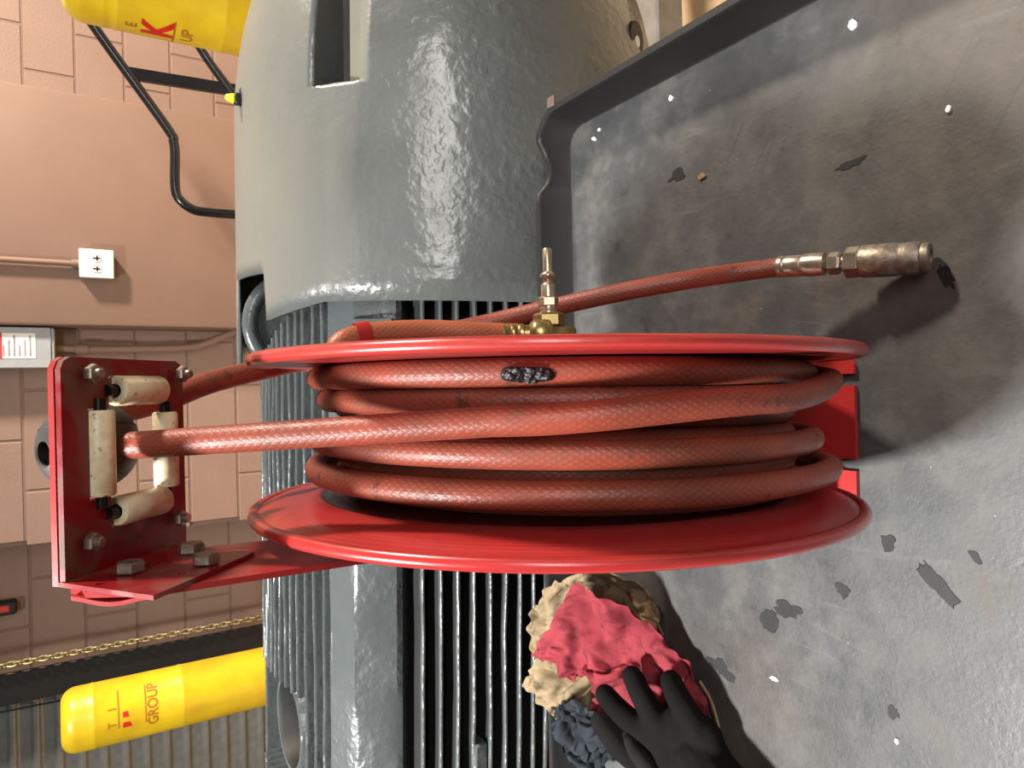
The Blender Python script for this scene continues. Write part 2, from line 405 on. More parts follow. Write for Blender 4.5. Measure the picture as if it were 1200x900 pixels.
def blocks(parent, x0, x1, yf, phase, z0, z1, zr=0.662):
    BW, BH, J = 0.406, 0.203, 0.008
    # zr: one mortar line, read off the photograph
    k0 = int(math.floor((z0 - zr) / BH)); k1 = int(math.ceil((z1 - zr) / BH)); cache = {}
    for k in range(k0, k1):
        zb = zr + k * BH; off = phase + (0.5 * BW if k % 2 else 0)
        i0 = int(math.floor((x0 - off) / BW)) - 1
        for i in range(i0, i0 + 20):
            a = max(off + i * BW + J / 2, x0); c = min(off + (i + 1) * BW - J / 2, x1)
            if c - a < 0.03: continue
            zl = max(zb + J / 2, FLOOR + 0.002)
            key = (round(c - a, 3), round(zb + BH - J / 2 - zl, 3))
            if key not in cache:
                bm = NEW(); box(bm, (0, 0, 0), (key[0], 0.05, key[1]), 0.0035)
                o = obj('block', bm, M['block'], smooth=False); cache[key] = o.data; o.parent = parent
            else:
                o = bpy.data.objects.new('block', cache[key]); C.objects.link(o); o.parent = parent
            o.location = (a, yf, zl)
# joints: one under the ball stop row
blocks(wall, XC, XP0 - 0.001, YW, -0.180, -0.85, 1.3)
blocks(wall_b, XP1 + 0.001, 3.1, YB, at(20, 27, 1, YB).x, -0.85, 1.3, at(26, 60, 1, YB).z)
blocks(wall_r, -1.20, XC - 0.001, YR, -0.180, -0.85, 1.3)

# roll-up door: one object per interlocking slat
yd = YR - 0.02
bm = NEW(); box(bm, (-3.1, yd + 0.012, FLOOR), (-1.20, yd + 0.018, TOP))
door = tag(obj('door_1', bm, M['galv'], smooth=False), kind='structure')
bm = NEW(); prof = []
SP = 0.084
for k in range(13):
    t = k / 12.0
    prof.append((0.0 if t < 0.5 else -0.020 * math.sin(PI * (t - 0.5) / 0.5) ** 0.8, t * SP))
vs0 = [bm.verts.new((0, p[0], p[1])) for p in prof]; vs1 = [bm.verts.new((1.88, p[0], p[1])) for p in prof]
for i in range(12): bm.faces.new((vs0[i], vs1[i], vs1[i + 1], vs0[i + 1]))
slat0 = obj('door_slat', bm, M['galv'], door, True, 60, local=True)
zz = FLOOR + 0.01; first = True
while zz < 1.2:
    o = slat0 if first else bpy.data.objects.new('door_slat', slat0.data)
    if not first: C.objects.link(o); o.parent = door
    o.location = (-3.09, yd + 0.010, zz); first = False; zz += SP
# black guide rail
YG = YR - 0.14
xr0 = at(0, 790, 1, YG).x; xr1 = at(0, 813, 1, YG).x
bm = NEW(); box(bm, (xr1 - 0.055, YG, FLOOR), (xr0 - 0.005, YG + 0.02, TOP), 0.003); box(bm, (xr1 - 0.03, YG + 0.02, FLOOR), (xr1 - 0.0, YR, TOP))
tag(obj('trim_1', bm, M['rail'], smooth=False), kind='structure')
# hand chain that works the door (all the links, too small to pick apart)
bm = NEW()
XCH = at(0, 781, 1, YG - 0.03).x; zc = -0.6; k = 0
proto = NEW()
ring = [Vector((0.011 * math.cos(2 * PI * i / 14), 0, 0.019 * math.sin(2 * PI * i / 14))) for i in range(14)]
while zc < 1.25:
    ang = R(45) if k % 2 else R(-45)
    mt = Matrix.Translation((XCH, YG - 0.03, zc)) @ Matrix.Rotation(ang, 4, 'Z')
    pts = [mt @ p for p in ring] ; pts.append(pts[0]); tube(bm, pts, 0.0045, 6, cap=False)
    zc += 0.027; k += 1
proto.free()
ch = tag(obj('pull_chain', bm, M['chain']), 'brass-coloured link chain hanging along the black door rail', 'chain')
# slim cord across the door curtain
bm = NEW(); tube(bm, [at(-5, 836, 1, YR - 0.06), at(75, 820, 1, YR - 0.06), at(120, 815, 1, YR - 0.06)], 0.004, 8)
tag(obj('door_cord', bm, M['rail']), 'thin black cord hanging in front of the corrugated roll-up door', 'cord')
# small black switch at the frame's edge
p = at(8, 712, 1, YR - 0.03)
sw = thing('wall_switch', 'small black switch with a red face on the recessed block wall', 'switch', (p.x, YR, p.z))
bm = NEW(); box(bm, (p.x - 0.028, YR - 0.05, p.z - 0.034), (p.x + 0.028, YR + 0.002, p.z + 0.06), 0.006); obj('housing', bm, M['slot'], sw)
bm = NEW(); box(bm, (p.x - 0.014, YR - 0.054, p.z - 0.01), (p.x + 0.014, YR - 0.049, p.z + 0.04), 0.003); obj('button', bm, M['print_red'], sw, label='red face')

# outlet box with its conduit, on the pilaster
p = at(113, 310, 1, YP - 0.03)
ob_ = thing('outlet_box', 'white surface outlet box under a conduit on the smooth pilaster', 'outlet', (p.x, YP, p.z))
bm = NEW(); box(bm, (p.x - 0.055, YP - 0.05, p.z - 0.058), (p.x + 0.055, YP + 0.001, p.z + 0.058), 0.006, seg=2); obj('box', bm, M['box_grey'], ob_)
bm = NEW(); box(bm, (p.x - 0.057, YP - 0.055, p.z - 0.06), (p.x + 0.057, YP - 0.049, p.z + 0.06), 0.003); cov = obj('cover_plate', bm, M['plate_white'], ob_)
for s in (-1, 1):
    bm = NEW(); box(bm, (p.x + s * 0.021 - 0.013, YP - 0.057, p.z - 0.014), (p.x + s * 0.021 + 0.013, YP - 0.054, p.z + 0.014), 0.004); sk = obj('socket', bm, M['plate_white'], cov)
for s in (-1, 1):
    for dz in (-0.006, 0.006):
        pass
    bm = NEW(); box(bm, (p.x + s * 0.021 - 0.003, YP - 0.0585, p.z - 0.012), (p.x + s * 0.021 + 0.003, YP - 0.0565, p.z + 0.012), 0.001); box(bm, (p.x + s * 0.021 - 0.009, YP - 0.0585, p.z - 0.004), (p.x + s * 0.021 + 0.009, YP - 0.0565, p.z + 0.001)); obj('socket_slot', bm, M['slot'], cov)
bm = NEW(); tube(bm, [(p.x, YP - 0.022, p.z + 0.055), (p.x, YP - 0.022, 1.4)], 0.0115, 14); obj('conduit', bm, M['pilaster'], ob_)
bm = NEW(); cyl(bm, (p.x, YP - 0.022, p.z + 0.058), (p.x, YP - 0.022, p.z + 0.085), 0.017, 16); obj('conduit_connector', bm, M['pilaster'], ob_)

# grey disconnect box with a printed label
a = at(65, 430, 1, YW - 0.10); c = at(65, 380, 1, YW - 0.10)
zb = a.z
db = thing('disconnect_box', 'grey electrical disconnect box with printed label beside the pilaster', 'electrical box', ((a.x + c.x) / 2, YW, zb))
xr_ = min(c.x, XP0 - 0.008)
bm = NEW(); box(bm, (a.x, YW - 0.10, zb), (xr_, YW + 0.001, zb + 0.36), 0.004); obj('enclosure', bm, M['box_grey'], db)
bm = NEW(); box(bm, (a.x - 0.004, YW - 0.106, zb + 0.012), (xr_ + 0.001, YW - 0.099, zb + 0.35), 0.003); dd = obj('lid', bm, M['box_grey'], db)
bm = NEW(); la = at(42, 420, 1, YW - 0.107); lb = at(-5, 390, 1, YW - 0.107)
box(bm, (la.x, YW - 0.1075, la.z), (lb.x, YW - 0.1055, lb.z)); obj('warning_label', bm, M['paper'], dd, smooth=False, label='white printed label with a red band')
bm = NEW(); r1 = at(-1, 420, 1, YW - 0.108)
box(bm, (la.x, YW - 0.1082, r1.z - 0.01), (lb.x, YW - 0.107, r1.z + 0.012)); obj('red_band', bm, M['print_red'], dd, smooth=False)
bm = NEW()
for k in range(6):
    zk = la.z + 0.014 + k * 0.017
    box(bm, (la.x + 0.008, YW - 0.1080, zk), (lb.x - 0.008 - 0.02 * (k % 3), YW - 0.107, zk + 0.006))
obj('print_lines', bm, M['print_grey'], dd, smooth=False)
cy = YW - 0.045
bm = NEW(); pts = [at(62, 408, 1, cy), at(100, 409, 1, cy), at(160, 409, 1, cy), at(222, 407, 1, cy), at(243, 402, 1, cy), at(262, 394, 1, cy), at(300, 378, 1, cy)]
pts[0].z = zb + 0.004
tube(bm, smooth_path(pts, 0.02), 0.0155, 14); obj('conduit', bm, M['pilaster'], db)
bm = NEW(); q = at(98, 409, 1, cy); cyl(bm, (q.x, cy, q.z - 0.02), (q.x, cy, q.z + 0.03), 0.021, 16, bev=0.004); obj('conduit_coupling', bm, M['pilaster'], db)

# ------------------------------------------------------------------ bollards
def wrap_text(body, size, cx, cy, rad, zc, ang0, mat, parent, name, depth=0.0006, sx=1.0, bold=0.0):
    cu = bpy.data.curves.new('lettering', 'FONT'); cu.body = body; cu.size = size; cu.offset = bold; cu.align_x = 'CENTER'; cu.align_y = 'CENTER'
    t = bpy.data.objects.new('lettering', cu); C.objects.link(t)
    me = bpy.data.meshes.new_from_object(t.evaluated_get(bpy.context.evaluated_depsgraph_get()))
    bpy.data.objects.remove(t); bm = NEW(); bm.from_mesh(me)
    bmesh.ops.subdivide_edges(bm, edges=[e for e in bm.edges if e.calc_length() > size * 0.2], cuts=3, use_grid_fill=True)
    bmesh.ops.triangulate(bm, faces=bm.faces[:])
    for v_ in bm.verts:
        a_ = ang0 + v_.co.x * sx / rad
        v_.co = Vector((cx + (rad + depth) * math.sin(a_), cy - (rad + depth) * math.cos(a_), zc + v_.co.y))
    return obj(name, bm, mat, parent, smooth=False)
def wrap_quad(bm, cx, cy, rad, pts, ang0, depth=0.0006):
    "polygon (arc length, z) bent round the sleeve"
    n = 8; rows = []
    (x0, z00, z01), (x1, z10, z11) = pts
    for k in range(n + 1):
        t = k / n; x = x0 + (x1 - x0) * t; a_ = ang0 + x / rad
        rows.append([bm.verts.new((cx + (rad + depth) * math.sin(a_), cy - (rad + depth) * math.cos(a_), z)) for z in (z00 + (z10 - z00) * t, z01 + (z11 - z01) * t)])
    for A, B in zip(rows, rows[1:]): bm.faces.new((A[0], B[0], B[1], A[1]))
def bollard(label, cx, cy, rad, ztop, lip):
    o = thing('bollard', label, 'bollard', (cx, cy, FLOOR), 'yellow bollards in front of the wall')
    pr = [(rad, 0.0)]
    H = ztop - FLOOR
    for zb_ in lip: pr += [(rad, zb_ - FLOOR - 0.006), (rad + 0.0015, zb_ - FLOOR - 0.002), (rad + 0.0015, zb_ - FLOOR + 0.002), (rad, zb_ - FLOOR + 0.006)]
    pr = sorted(pr, key=lambda q: q[1])
    rr = rad * 0.42
    for k in range(9):
        a_ = R(90 * k / 8); pr.append((rad - rr + rr * math.cos(a_), H - rr + rr * math.sin(a_)))
    pr.append((0, H))
    bm = NEW(); lathe(bm, pr, (cx, cy, FLOOR), (0, 0, 1), 48); obj('sleeve', bm, M['yellow'], o, angle=60)
    return o
# left one, in front of the rolling door
cyL = 2.75; l1 = at(150, 866, 1, cyL); l0 = at(160, 790, 1, cyL); cxL = (l1.x + l0.x) / 2; rL = 0.103
zT = at(71, 838, 1, cyL).z
bl = bollard('yellow bollard sleeve with mostly worn lettering, in front of the corrugated door', cxL, cyL, rL, zT, [at(110, 830, 1, cyL - rL).z, at(216, 822, 1, cyL - rL).z])
fc = cyL - rL
# angle round the sleeve that looks at the camera
def facing(cx, cy): return math.atan2(-cx, cy)
fa = facing(cxL, cyL)
z1, z2, z3 = at(132, 835, 1, fc).z, at(153, 830, 1, fc).z, at(180, 826, 1, fc).z
wrap_text('T', 0.034, cxL, cyL, rL, z1, fa - 0.046 / rL, M['letter_faded'], bl, 'lettering', bold=0.0008)
wrap_text('I', 0.034, cxL, cyL, rL, z1, fa + 0.004 / rL, M['letter_faded'], bl, 'lettering', bold=0.0008)
wrap_text('GROUP', 0.044, cxL, cyL, rL, z3, fa - 0.006 / rL, M['letter_faded'], bl, 'lettering', sx=0.92, bold=0.0010)
for zq in (at(139, 832, 1, fc).z, at(171, 827, 1, fc).z):
    bm = NEW(); wrap_quad(bm, cxL, cyL, rL, ((-0.06, zq - 0.0022, zq + 0.0022), (0.062, zq - 0.0022, zq + 0.0022)), fa); obj('rule_line', bm, M['letter_faded'], bl)
bm = NEW(); za, zm, zb_ = at(144, 835, 1, fc).z, at(150, 835, 1, fc).z, at(155, 835, 1, fc).z
wrap_quad(bm, cxL, cyL, rL, ((-0.062, zb_, za), (-0.044, zb_ + 0.006, za)), fa); wrap_quad(bm, cxL, cyL, rL, ((-0.028, zm - 0.004, za), (-0.010, zm + 0.0, za)), fa)
obj('logo_remnant', bm, M['letter_red'], bl, label='red remains of a worn logo')
# right one, close, cut off by the frame
cyR = 2.05; rR = 0.118
e0 = at(180, 45, 1, cyR); cxR = e0.x + rR * 1.10
zTR = at(72, 0, 1, cyR).z
br_ = bollard('yellow bollard sleeve with a red letter, close beside the motor fan cover', cxR, cyR, rR, zTR, [at(123, 15, 1, cyR - rR).z, at(140, 15, 1, cyR - rR).z, at(268, 20, 1, cyR - rR).z])
fR = cyR - rR * 0.7
fa2 = facing(cxR, cyR)
# the visible left edge of the sleeve sits 90 degrees left of the facing angle; letters end just inside it
z1, z2, z3 = at(157, 34, 1, fR).z, at(190, 42, 1, fR).z, at(224, 48, 1, fR).z
aE = fa2 - R(52)
wrap_text('E', 0.036, cxR, cyR, rR, z1, aE, M['letter_faded'], br_, 'lettering', bold=0.0008)
wrap_text('K', 0.098, cxR, cyR, rR, z2, aE, M['letter_red'], br_, 'lettering', sx=0.9, bold=0.004)
wrap_text('UP', 0.040, cxR, cyR, rR, z3, aE - 0.008, M['letter_faded'], br_, 'lettering', bold=0.0008)
bm = NEW(); zq = at(208, 44, 1, fR).z; wrap_quad(bm, cxR, cyR, rR, ((-0.06, zq - 0.0022, zq + 0.0022), (0.04, zq - 0.0022, zq + 0.0022)), aE); obj('rule_line', bm, M['letter_faded'], br_)

# ------------------------------------------------------------------ black tube frame leaning by the wall
YT = 2.92
tf = thing('tube_frame', 'bent black tubular steel frame with a crossbar standing by the pilaster', 'frame', (1.0, YT, FLOOR))
def yt(x, y, dy=0.0): return at(x, y, 1, YT + dy)
bm = NEW(); pA = [yt(60, -45), yt(115, 38), yt(196, 150), yt(203, 165), yt(205, 180), yt(205, 215), yt(209, 232), yt(225, 245), yt(245, 249), yt(300, 253)]
pts = smooth_path(pA, 0.015); tube(bm, pts, 0.0175, 16); obj('bent_tube', bm, M['black_tube'], tf)
bm = NEW(); pB = [yt(190, -20, -0.0), yt(237, 60), yt(268, 103), yt(282, 122), yt(300, 150)]
tube(bm, smooth_path(pB, 0.02), 0.0165, 16); obj('brace_tube', bm, M['black_tube'], tf)
bm = NEW(); q0, q1 = yt(150, 86), yt(282, 107); d_ = (q1 - q0); x_, y_, a_ = frame_from(d_)
mt = Matrix((( a_.x, 0, 0, q0.x), (a_.y, 1, 0, q0.y), (a_.z, 0, 0, q0.z), (0, 0, 0, 1)))
pz = Vector((a_.z, 0, -a_.x))
vs = []
for s_ in (0, d_.length):
    for yy in (-0.008, 0.008):
        for zz_ in (-0.022, 0.022): vs.append(bm.verts.new(q0 + a_ * s_ + Vector((0, yy, 0)) + pz * zz_))
for f in ((0, 1, 3, 2), (4, 5, 7, 6), (0, 1, 5, 4), (2, 3, 7, 6), (0, 2, 6, 4), (1, 3, 7, 5)): bm.faces.new([vs[i] for i in f])
obj('crossbar', bm, M['black_tube'], tf, smooth=False)
bm = NEW()
for fx in (0.80, 1.46): tube(bm, [(fx, YT, FLOOR + 0.012), (fx, YT, -0.2)], 0.0175, 14)
tube(bm, [(0.78, YT, FLOOR + 0.016), (1.48, YT, FLOOR + 0.016)], 0.016, 14)
tube(bm, smooth_path([yt(300, 253), yt(320, 254), (0.80, YT, -0.35)], 0.03), 0.0175, 14)
obj('foot_tube', bm, M['black_tube'], tf)

# ------------------------------------------------------------------ electric motor (axis along X) on a steel stand
YM, ZM, RB, RC = 1.10, -0.06, 0.314, 0.345
YAW = R(-3.0)
mo = thing('electric_motor', 'large grey painted electric motor with cooling fins and smooth fan cover', 'motor', (0, YM, ZM), None, (0, 0, YAW))
def mobj(name, bm, mat, **k): return obj(name, bm, mat, mo, local=True, **k)
# local frame: x along the shaft, y back, z up; front is -y.  elev = angle above the front horizontal
def pc(elev, r, x): return Vector((x, -r * math.cos(R(elev)), r * math.sin(R(elev))))
bm = NEW(); RI = 0.262
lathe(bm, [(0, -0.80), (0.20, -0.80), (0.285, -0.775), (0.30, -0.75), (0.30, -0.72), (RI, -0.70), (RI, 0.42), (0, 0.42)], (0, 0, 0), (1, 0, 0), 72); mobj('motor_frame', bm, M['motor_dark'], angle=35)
# cast corner pad between side fins and top fins
def pad(name, prof, x0, x1, mat):
    bm = NEW(); n = 40; rows = []
    for i in range(n + 1):
        x = x0 + (x1 - x0) * i / n
        rows.append([bm.verts.new(pc(e, r + 0.0022 * fbm((x * 1.0, e * 0.05, 2), 9, 2), x)) for e, r in prof])
    for A, B in zip(rows, rows[1:]):
        for k in range(len(prof)): bm.faces.new((A[k], A[(k + 1) % len(prof)], B[(k + 1) % len(prof)], B[k]))
    bm.faces.new(rows[0]); bm.faces.new(rows[-1][::-1])
    return mobj(name, bm, mat, angle=25)
pad('corner_pad', [(39.5, 0.25), (39.5, 0.308), (40.6, 0.314), (44, 0.319), (49.2, 0.327), (50.2, 0.328), (54, 0.322), (58.6, 0.3165), (59.4, 0.312), (60, 0.25)], -0.74, 0.30, M['motor_fin'])
pad('cable_boss', [(41, 0.30), (41, 0.326), (45, 0.331), (50, 0.334), (51, 0.31)], 0.02, 0.10, M['motor_fin'])
# fins: each its own object
def fin(org, dirv, L0, L1, x0, x1, t0, t1, seed, shade_gaps=False):
    "rib from radius L0 to L1 along dirv (in the yz plane), thickness t0 at the root, t1 at the tip, slightly wavy casting"
    bm = NEW(); n = 26; d = Vector(dirv).normalized(); s = Vector((0, -d.z, d.y)); rows = []
    for i in range(n + 1):
        x = x0 + (x1 - x0) * i / n
        wv = 0.0016 * fbm((x, seed * 3.1, 0), 8, 2); w2 = 0.0008 * fbm((x, seed * 1.7, 5), 24, 2)
        tip = L1 + 0.002 * fbm((x, seed * 2.3, 9), 10, 2)
        rows.append([bm.verts.new(Vector((x, 0, 0)) + Vector(org) + d * l + s * (o_ + wv)) for l, o_ in ((L0, -t0 / 2), (tip - 0.005, -t1 / 2 - w2), (tip - 0.002, -t1 / 2 - w2), (tip, -t1 / 2 + 0.0014), (tip, t1 / 2 - 0.0014), (tip - 0.002, t1 / 2 + w2), (tip - 0.004, t1 / 2 + w2), (L0, t0 / 2))])
    for A, B in zip(rows, rows[1:]):
        for k in range(7): bm.faces.new((A[k], A[k + 1], B[k + 1], B[k])).material_index = 1 if shade_gaps and k in (0, 6) else 0  # fin sides behind the tip take the painted shade colour
    bm.faces.new(rows[0]); bm.faces.new(rows[-1][::-1])
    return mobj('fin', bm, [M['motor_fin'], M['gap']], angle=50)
z = 0.2015 - 0.006; k = 0
while z > -0.27:
    if z < 0.30 * math.sin(R(39)):
        y1 = math.sqrt(RB * RB - z * z); y0 = math.sqrt(max(0, RI * RI - z * z)) - 0.01
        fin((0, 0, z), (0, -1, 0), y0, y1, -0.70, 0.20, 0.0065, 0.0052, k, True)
    z -= 0.0200; k += 1
y = -0.150; k = 40
while y < 0.17:
    z1_ = math.sqrt(RB * RB - y * y) + 0.0; z0_ = math.sqrt(RI * RI - y * y) - 0.01
    if abs(y) < 0.10:
        fin((0, y, 0), (0, 0, 1), z0_, z1_, -0.425 - 0.01 * abs(y) / 0.1, 0.06 + 0.06 * abs(y) / 0.1, 0.008, 0.0052, k)
        fin((0, y, 0), (0, 0, 1), z0_, z1_, -0.70, -0.605, 0.008, 0.0052, k + 0.5)
    else:
        fin((0, y, 0), (0, 0, 1), z0_, z1_, -0.70, 0.20, 0.008, 0.0052, k)
    y += 0.0172; k += 1
# small cast bosses between fins near the left end
for px, py in ((480, 885), (573, 880)):
    e = 0
    z_ = at(px, py, 1, 0.81).z - ZM; x_ = at(px, py, 1, 0.81).x
    bm = NEW(); yb = -math.sqrt(RB * RB - z_ * z_); box(bm, (x_ - 0.09, yb - 0.001, z_ - 0.010), (x_ + 0.016, yb + 0.06, z_ + 0.010), 0.003); mobj('boss', bm, M['motor_fin'])
# lifting-eye seats on top: cup with rim at the left, lug under the cover at the right
def cup(cx, cy, r0, zb, zt):
    bm = NEW(); lathe(bm, [(r0 + 0.012, zb), (r0 + 0.006, zt - 0.004), (r0 + 0.003, zt), (r0 - 0.004, zt), (r0 - 0.008, zt - 0.006), (r0 - 0.012, zb + 0.012), (0.032, zb + 0.010), (0.030, zb + 0.022), (0.012, zb + 0.022), (0.010, zb + 0.006), (0, zb + 0.006)], (cx, cy, 0), (0, 0, 1), 40)
    for f in bm.faces:
        c_ = f.calc_center_median()
        if math.hypot(c_.x - cx, c_.y - cy) < r0 - 0.005: f.material_index = 1  # inside of the cup coloured dark to stand for its shade
    return mobj('lifting_eye_seat', bm, [M['motor_fin'], M['motor_dark']], angle=35)
cup(-0.515, -0.01, 0.068, 0.235, 0.288)
bm = NEW(); arc = [Vector((0.10 + 0.07 * math.cos(R(a_)), 0.015, 0.262 + 0.070 * math.sin(R(a_)))) for a_ in range(-10, 191, 10)]
tube(bm, arc, 0.012, 12)
plate(bm, [(p.x, p.z) for p in arc], [], (0, 0.021, 0), (1, 0, 0), (0, 0, 1), 0.012)
mobj('lifting_lug', bm, M['motor_fin'])
# fan cover: (elevation, x) grid with a slot left open near the top
XE = {}
def cover_edge(e):
    if e < 56: return 0.122
    if e < 74: return 0.122 - 0.022 * (e - 56) / 18
    if e < 75: return 0.10
    if e < 96: return 0.165
    if e < 97: return 0.165
    return 0.035
def cover_r(e, x):
    r = RC
    if x > 0.40: r = RC - 0.75 * (x - 0.40) ** 2 - 0.02 * max(0, x - 0.55)
    # the crown is pressed flatter than the front
    if 53 <= e <= 127: r += 0.004 * math.sin(PI * (e - 53) / 74.0) - 0.001
    return r
ES = [-100 + 4 * i for i in range(38)] + [52.8, 54.4] + [56 + 2 * i for i in range(9)] + [74, 75, 76, 80, 84, 88, 92, 95, 96, 97, 101] + [105 + 8 * i for i in range(20)]
ES = sorted(set(e for e in ES if e < 260)); XS = [0.0, 0.04, 0.08, 0.12, 0.16, 0.20, 0.24, 0.28, 0.32, 0.36, 0.388, 0.395, 0.397, 0.43, 0.46, 0.50, 0.54, 0.58, 0.62, 0.66]
bm = NEW(); G = {}
SLOT = (46.5, 58.0)
ES = sorted(set(ES + [SLOT[0], SLOT[1]])); ES = [e for e in ES if not (SLOT[0] - 0.5 < e < SLOT[0]) ]
nx = len(XS)
for i, e in enumerate(ES):
    x0 = cover_edge(e)
    for j, xx in enumerate(XS):
        x = x0 + (xx) * (0.66 - x0) / 0.66 if xx < 0.395 else xx
        if xx < 0.395: x = x0 + (0.395 - x0) * xx / 0.395
        lump = 0.0016 * fbm((x, e * 0.02, 1), 12, 3) if -60 < e < 52 else 0.0
        G[i, j] = bm.verts.new(pc(e, cover_r(e, x) + lump, x))
jS = XS.index(0.395)
for i in range(len(ES) - 1):
    for j in range(nx - 1):
        if SLOT[0] <= ES[i] < SLOT[1] and j >= jS: continue
        bm.faces.new((G[i, j], G[i + 1, j], G[i + 1, j + 1], G[i, j + 1]))
cover = mobj('fan_cover', bm, M['motor'], angle=30)
sol = cover.modifiers.new('thickness', 'SOLIDIFY'); sol.thickness = 0.007; sol.offset = -1
# the slot's pocket: a dark recess and a pale ledge
bm = NEW(); e0, e1 = SLOT
def quad(*p): bm.faces.new([bm.verts.new(q) for q in p])
r0 = RC - 0.001
PX = [0.395, 0.43, 0.47, 0.51, 0.55, 0.59, 0.63, 0.66]
def pr_(r, x): return min(r, cover_r(50, x) - 0.003)
def strip(bm, ea, ra, eb, rb_):
    for xa, xb in zip(PX, PX[1:]):
        bm.faces.new([bm.verts.new(q) for q in (pc(ea, pr_(ra, xa), xa), pc(ea, pr_(ra, xb), xb), pc(eb, pr_(rb_, xb), xb), pc(eb, pr_(rb_, xa), xa))])
strip(bm, e1, r0, e1, 0.285); strip(bm, e1, 0.285, 51.5, 0.285); strip(bm, 51.5, 0.285, 51.5, 0.318)
quad(pc(e0, r0, 0.395), pc(e1, r0, 0.395), pc(e1, 0.285, 0.395), pc(e0, 0.285, 0.395))
mobj('slot_pocket', bm, M['motor'], smooth=False)
bm = NEW(); strip(bm, 51.5, 0.318, e0, 0.338); mobj('slot_ledge', bm, M['motor'], smooth=False)
# end grille of the fan cover and the shaft end on the far side
bm = NEW(); lathe(bm, [(0.29, 0.655), (0.27, 0.665), (0.05, 0.668), (0, 0.668)], (0, 0, 0), (1, 0, 0), 48); mobj('fan_grille', bm, M['motor'])
bm = NEW(); lathe(bm, [(0.045, -0.98), (0.045, -0.79)], (0, 0, 0), (1, 0, 0), 24); lathe(bm, [(0, -0.98), (0.045, -0.98)], (0, 0, 0), (1, 0, 0), 24); mobj('shaft', bm, M['steel'])
# round drain hole low on the cover: a short dark socket with a pale plug inside
hp = at(748, 44, 2, -0.30); hd = Vector((0, -1, 0.0))
hx = at(748, 44, 1, 0.86).x
def cover_hit(px, py, RC=RC):
    r = ray(px, py); mi = Matrix.Rotation(-YAW, 3, 'Z'); o = mi @ (CAM - Vector((0, YM, ZM))); d = mi @ r
    a_ = d.y ** 2 + d.z ** 2; b__ = o.y * d.y + o.z * d.z; c_ = o.y ** 2 + o.z ** 2 - RC ** 2
    t = (-b__ - math.sqrt(max(0, b__ * b__ - a_ * c_))) / a_
    return o + d * t
h = cover_hit(746, 44)
for _ in range(6): h = cover_hit(746, 44, cover_r(-40, h.x))
nrm = Vector((0, h.y, h.z)).normalized()
bm = NEW(); lathe(bm, [(0.0, 0.0012), (0.0225, 0.0012), (0.0235, -0.004)], h, nrm, 28); mobj('drain_hole', bm, M['slot'])
bm = NEW(); x_, y_, a_ = frame_from(nrm); cyl(bm, h + nrm * 0.001 + Vector((-0.006, 0, 0)), h + nrm * 0.002 + Vector((-0.006, 0, 0)), 0.008, 18); mobj('drain_plug', bm, M['chip'], label='pale plug in the drain hole')
# feet
for fx in (-0.55, 0.08):
    bm = NEW(); box(bm, (fx - 0.09, -0.30, -0.40), (fx + 0.09, 0.30, -0.36), 0.004); box(bm, (fx - 0.05, -0.18, -0.37), (fx + 0.05, 0.18, -0.22), 0.004); mobj('foot', bm, M['motor_body'])
# stand
st = thing('motor_stand', 'grey steel beam stand carrying the motor behind the cart', 'stand', (0, YM, FLOOR))
zt = ZM - 0.40
for yy in (0.99, 1.24):
    bm = NEW(); box(bm, (-0.95, yy, zt - 0.07), (1.35, yy + 0.06, zt), 0.004); obj('beam', bm, M['stand'], st, smooth=False)
for xx in (-0.85, 1.20):
    bm = NEW(); box(bm, (xx, 0.985, FLOOR), (xx + 0.08, 1.305, zt - 0.07), 0.004); obj('leg', bm, M['stand'], st, smooth=False)
# little grey hook with a lime tip on top of the cover
q = cover_hit(284, 114)
qw = Matrix.Rotation(YAW, 3, 'Z') @ q + Vector((0, YM, ZM))
hk = thing('hook_tag', 'small grey clip with a lime-yellow tip on the fan cover crown', 'clip', qw)
bm = NEW(); box(bm, qw + Vector((-0.016, -0.009, -0.003)), qw + Vector((0.014, 0.008, 0.003)), 0.002); box(bm, qw + Vector((-0.012, -0.006, 0.002)), qw + Vector((0.004, 0.006, 0.012)), 0.002); obj('clip_body', bm, M['motor_dark'], hk)
bm = NEW(); cyl(bm, qw + Vector((-0.004, 0, 0.011)), qw + Vector((-0.004, 0, 0.023)), 0.007, 14, 0.0045, 0.0015); obj('tip', bm, M['lime'], hk, label='lime-yellow tip')

# ------------------------------------------------------------------ cart
ct = thing('utility_cart', 'black plastic utility cart with a scuffed grey deck and raised lip', 'cart', (-0.15, 0.15, FLOOR))
X0, X1, Y0, Y1 = -0.62, 0.297, -0.36, 0.668
def outline(gr, rad, n=10):
    "rounded rectangle, starting near the notch in the back lip"
    return rrect(X0 - gr, Y0 - gr, X1 + gr, Y1 + gr, rad + gr, n)
def dense(loop, step=0.012):
    out = []
    for i in range(len(loop)):
        a_ = Vector(loop[i]); b_ = Vector(loop[(i + 1) % len(loop)]); n = max(1, int((b_ - a_).length / step))
        for k in range(n): out.append(a_ + (b_ - a_) * k / n)
    return out
XN = at(634, 196, 2, 0.04).x            # finger notch in the back lip
def liph(p):
    if p.y > Y1 - 0.005:
        d_ = abs(p.x - XN)
        if d_ < 0.030: return 0.042 - 0.017 * min(1, (0.030 - d_) / 0.018)
    return 0.042
inn = dense(outline(0, 0.030)); bm = NEW(); rings = []
cen = Vector(((X0 + X1) / 2, (Y0 + Y1) / 2))
def off(i, g):
    a_ = inn[i - 1]; b_ = inn[(i + 1) % len(inn)]; t = (b_ - a_).normalized(); return inn[i] + Vector((t.y, -t.x)) * g
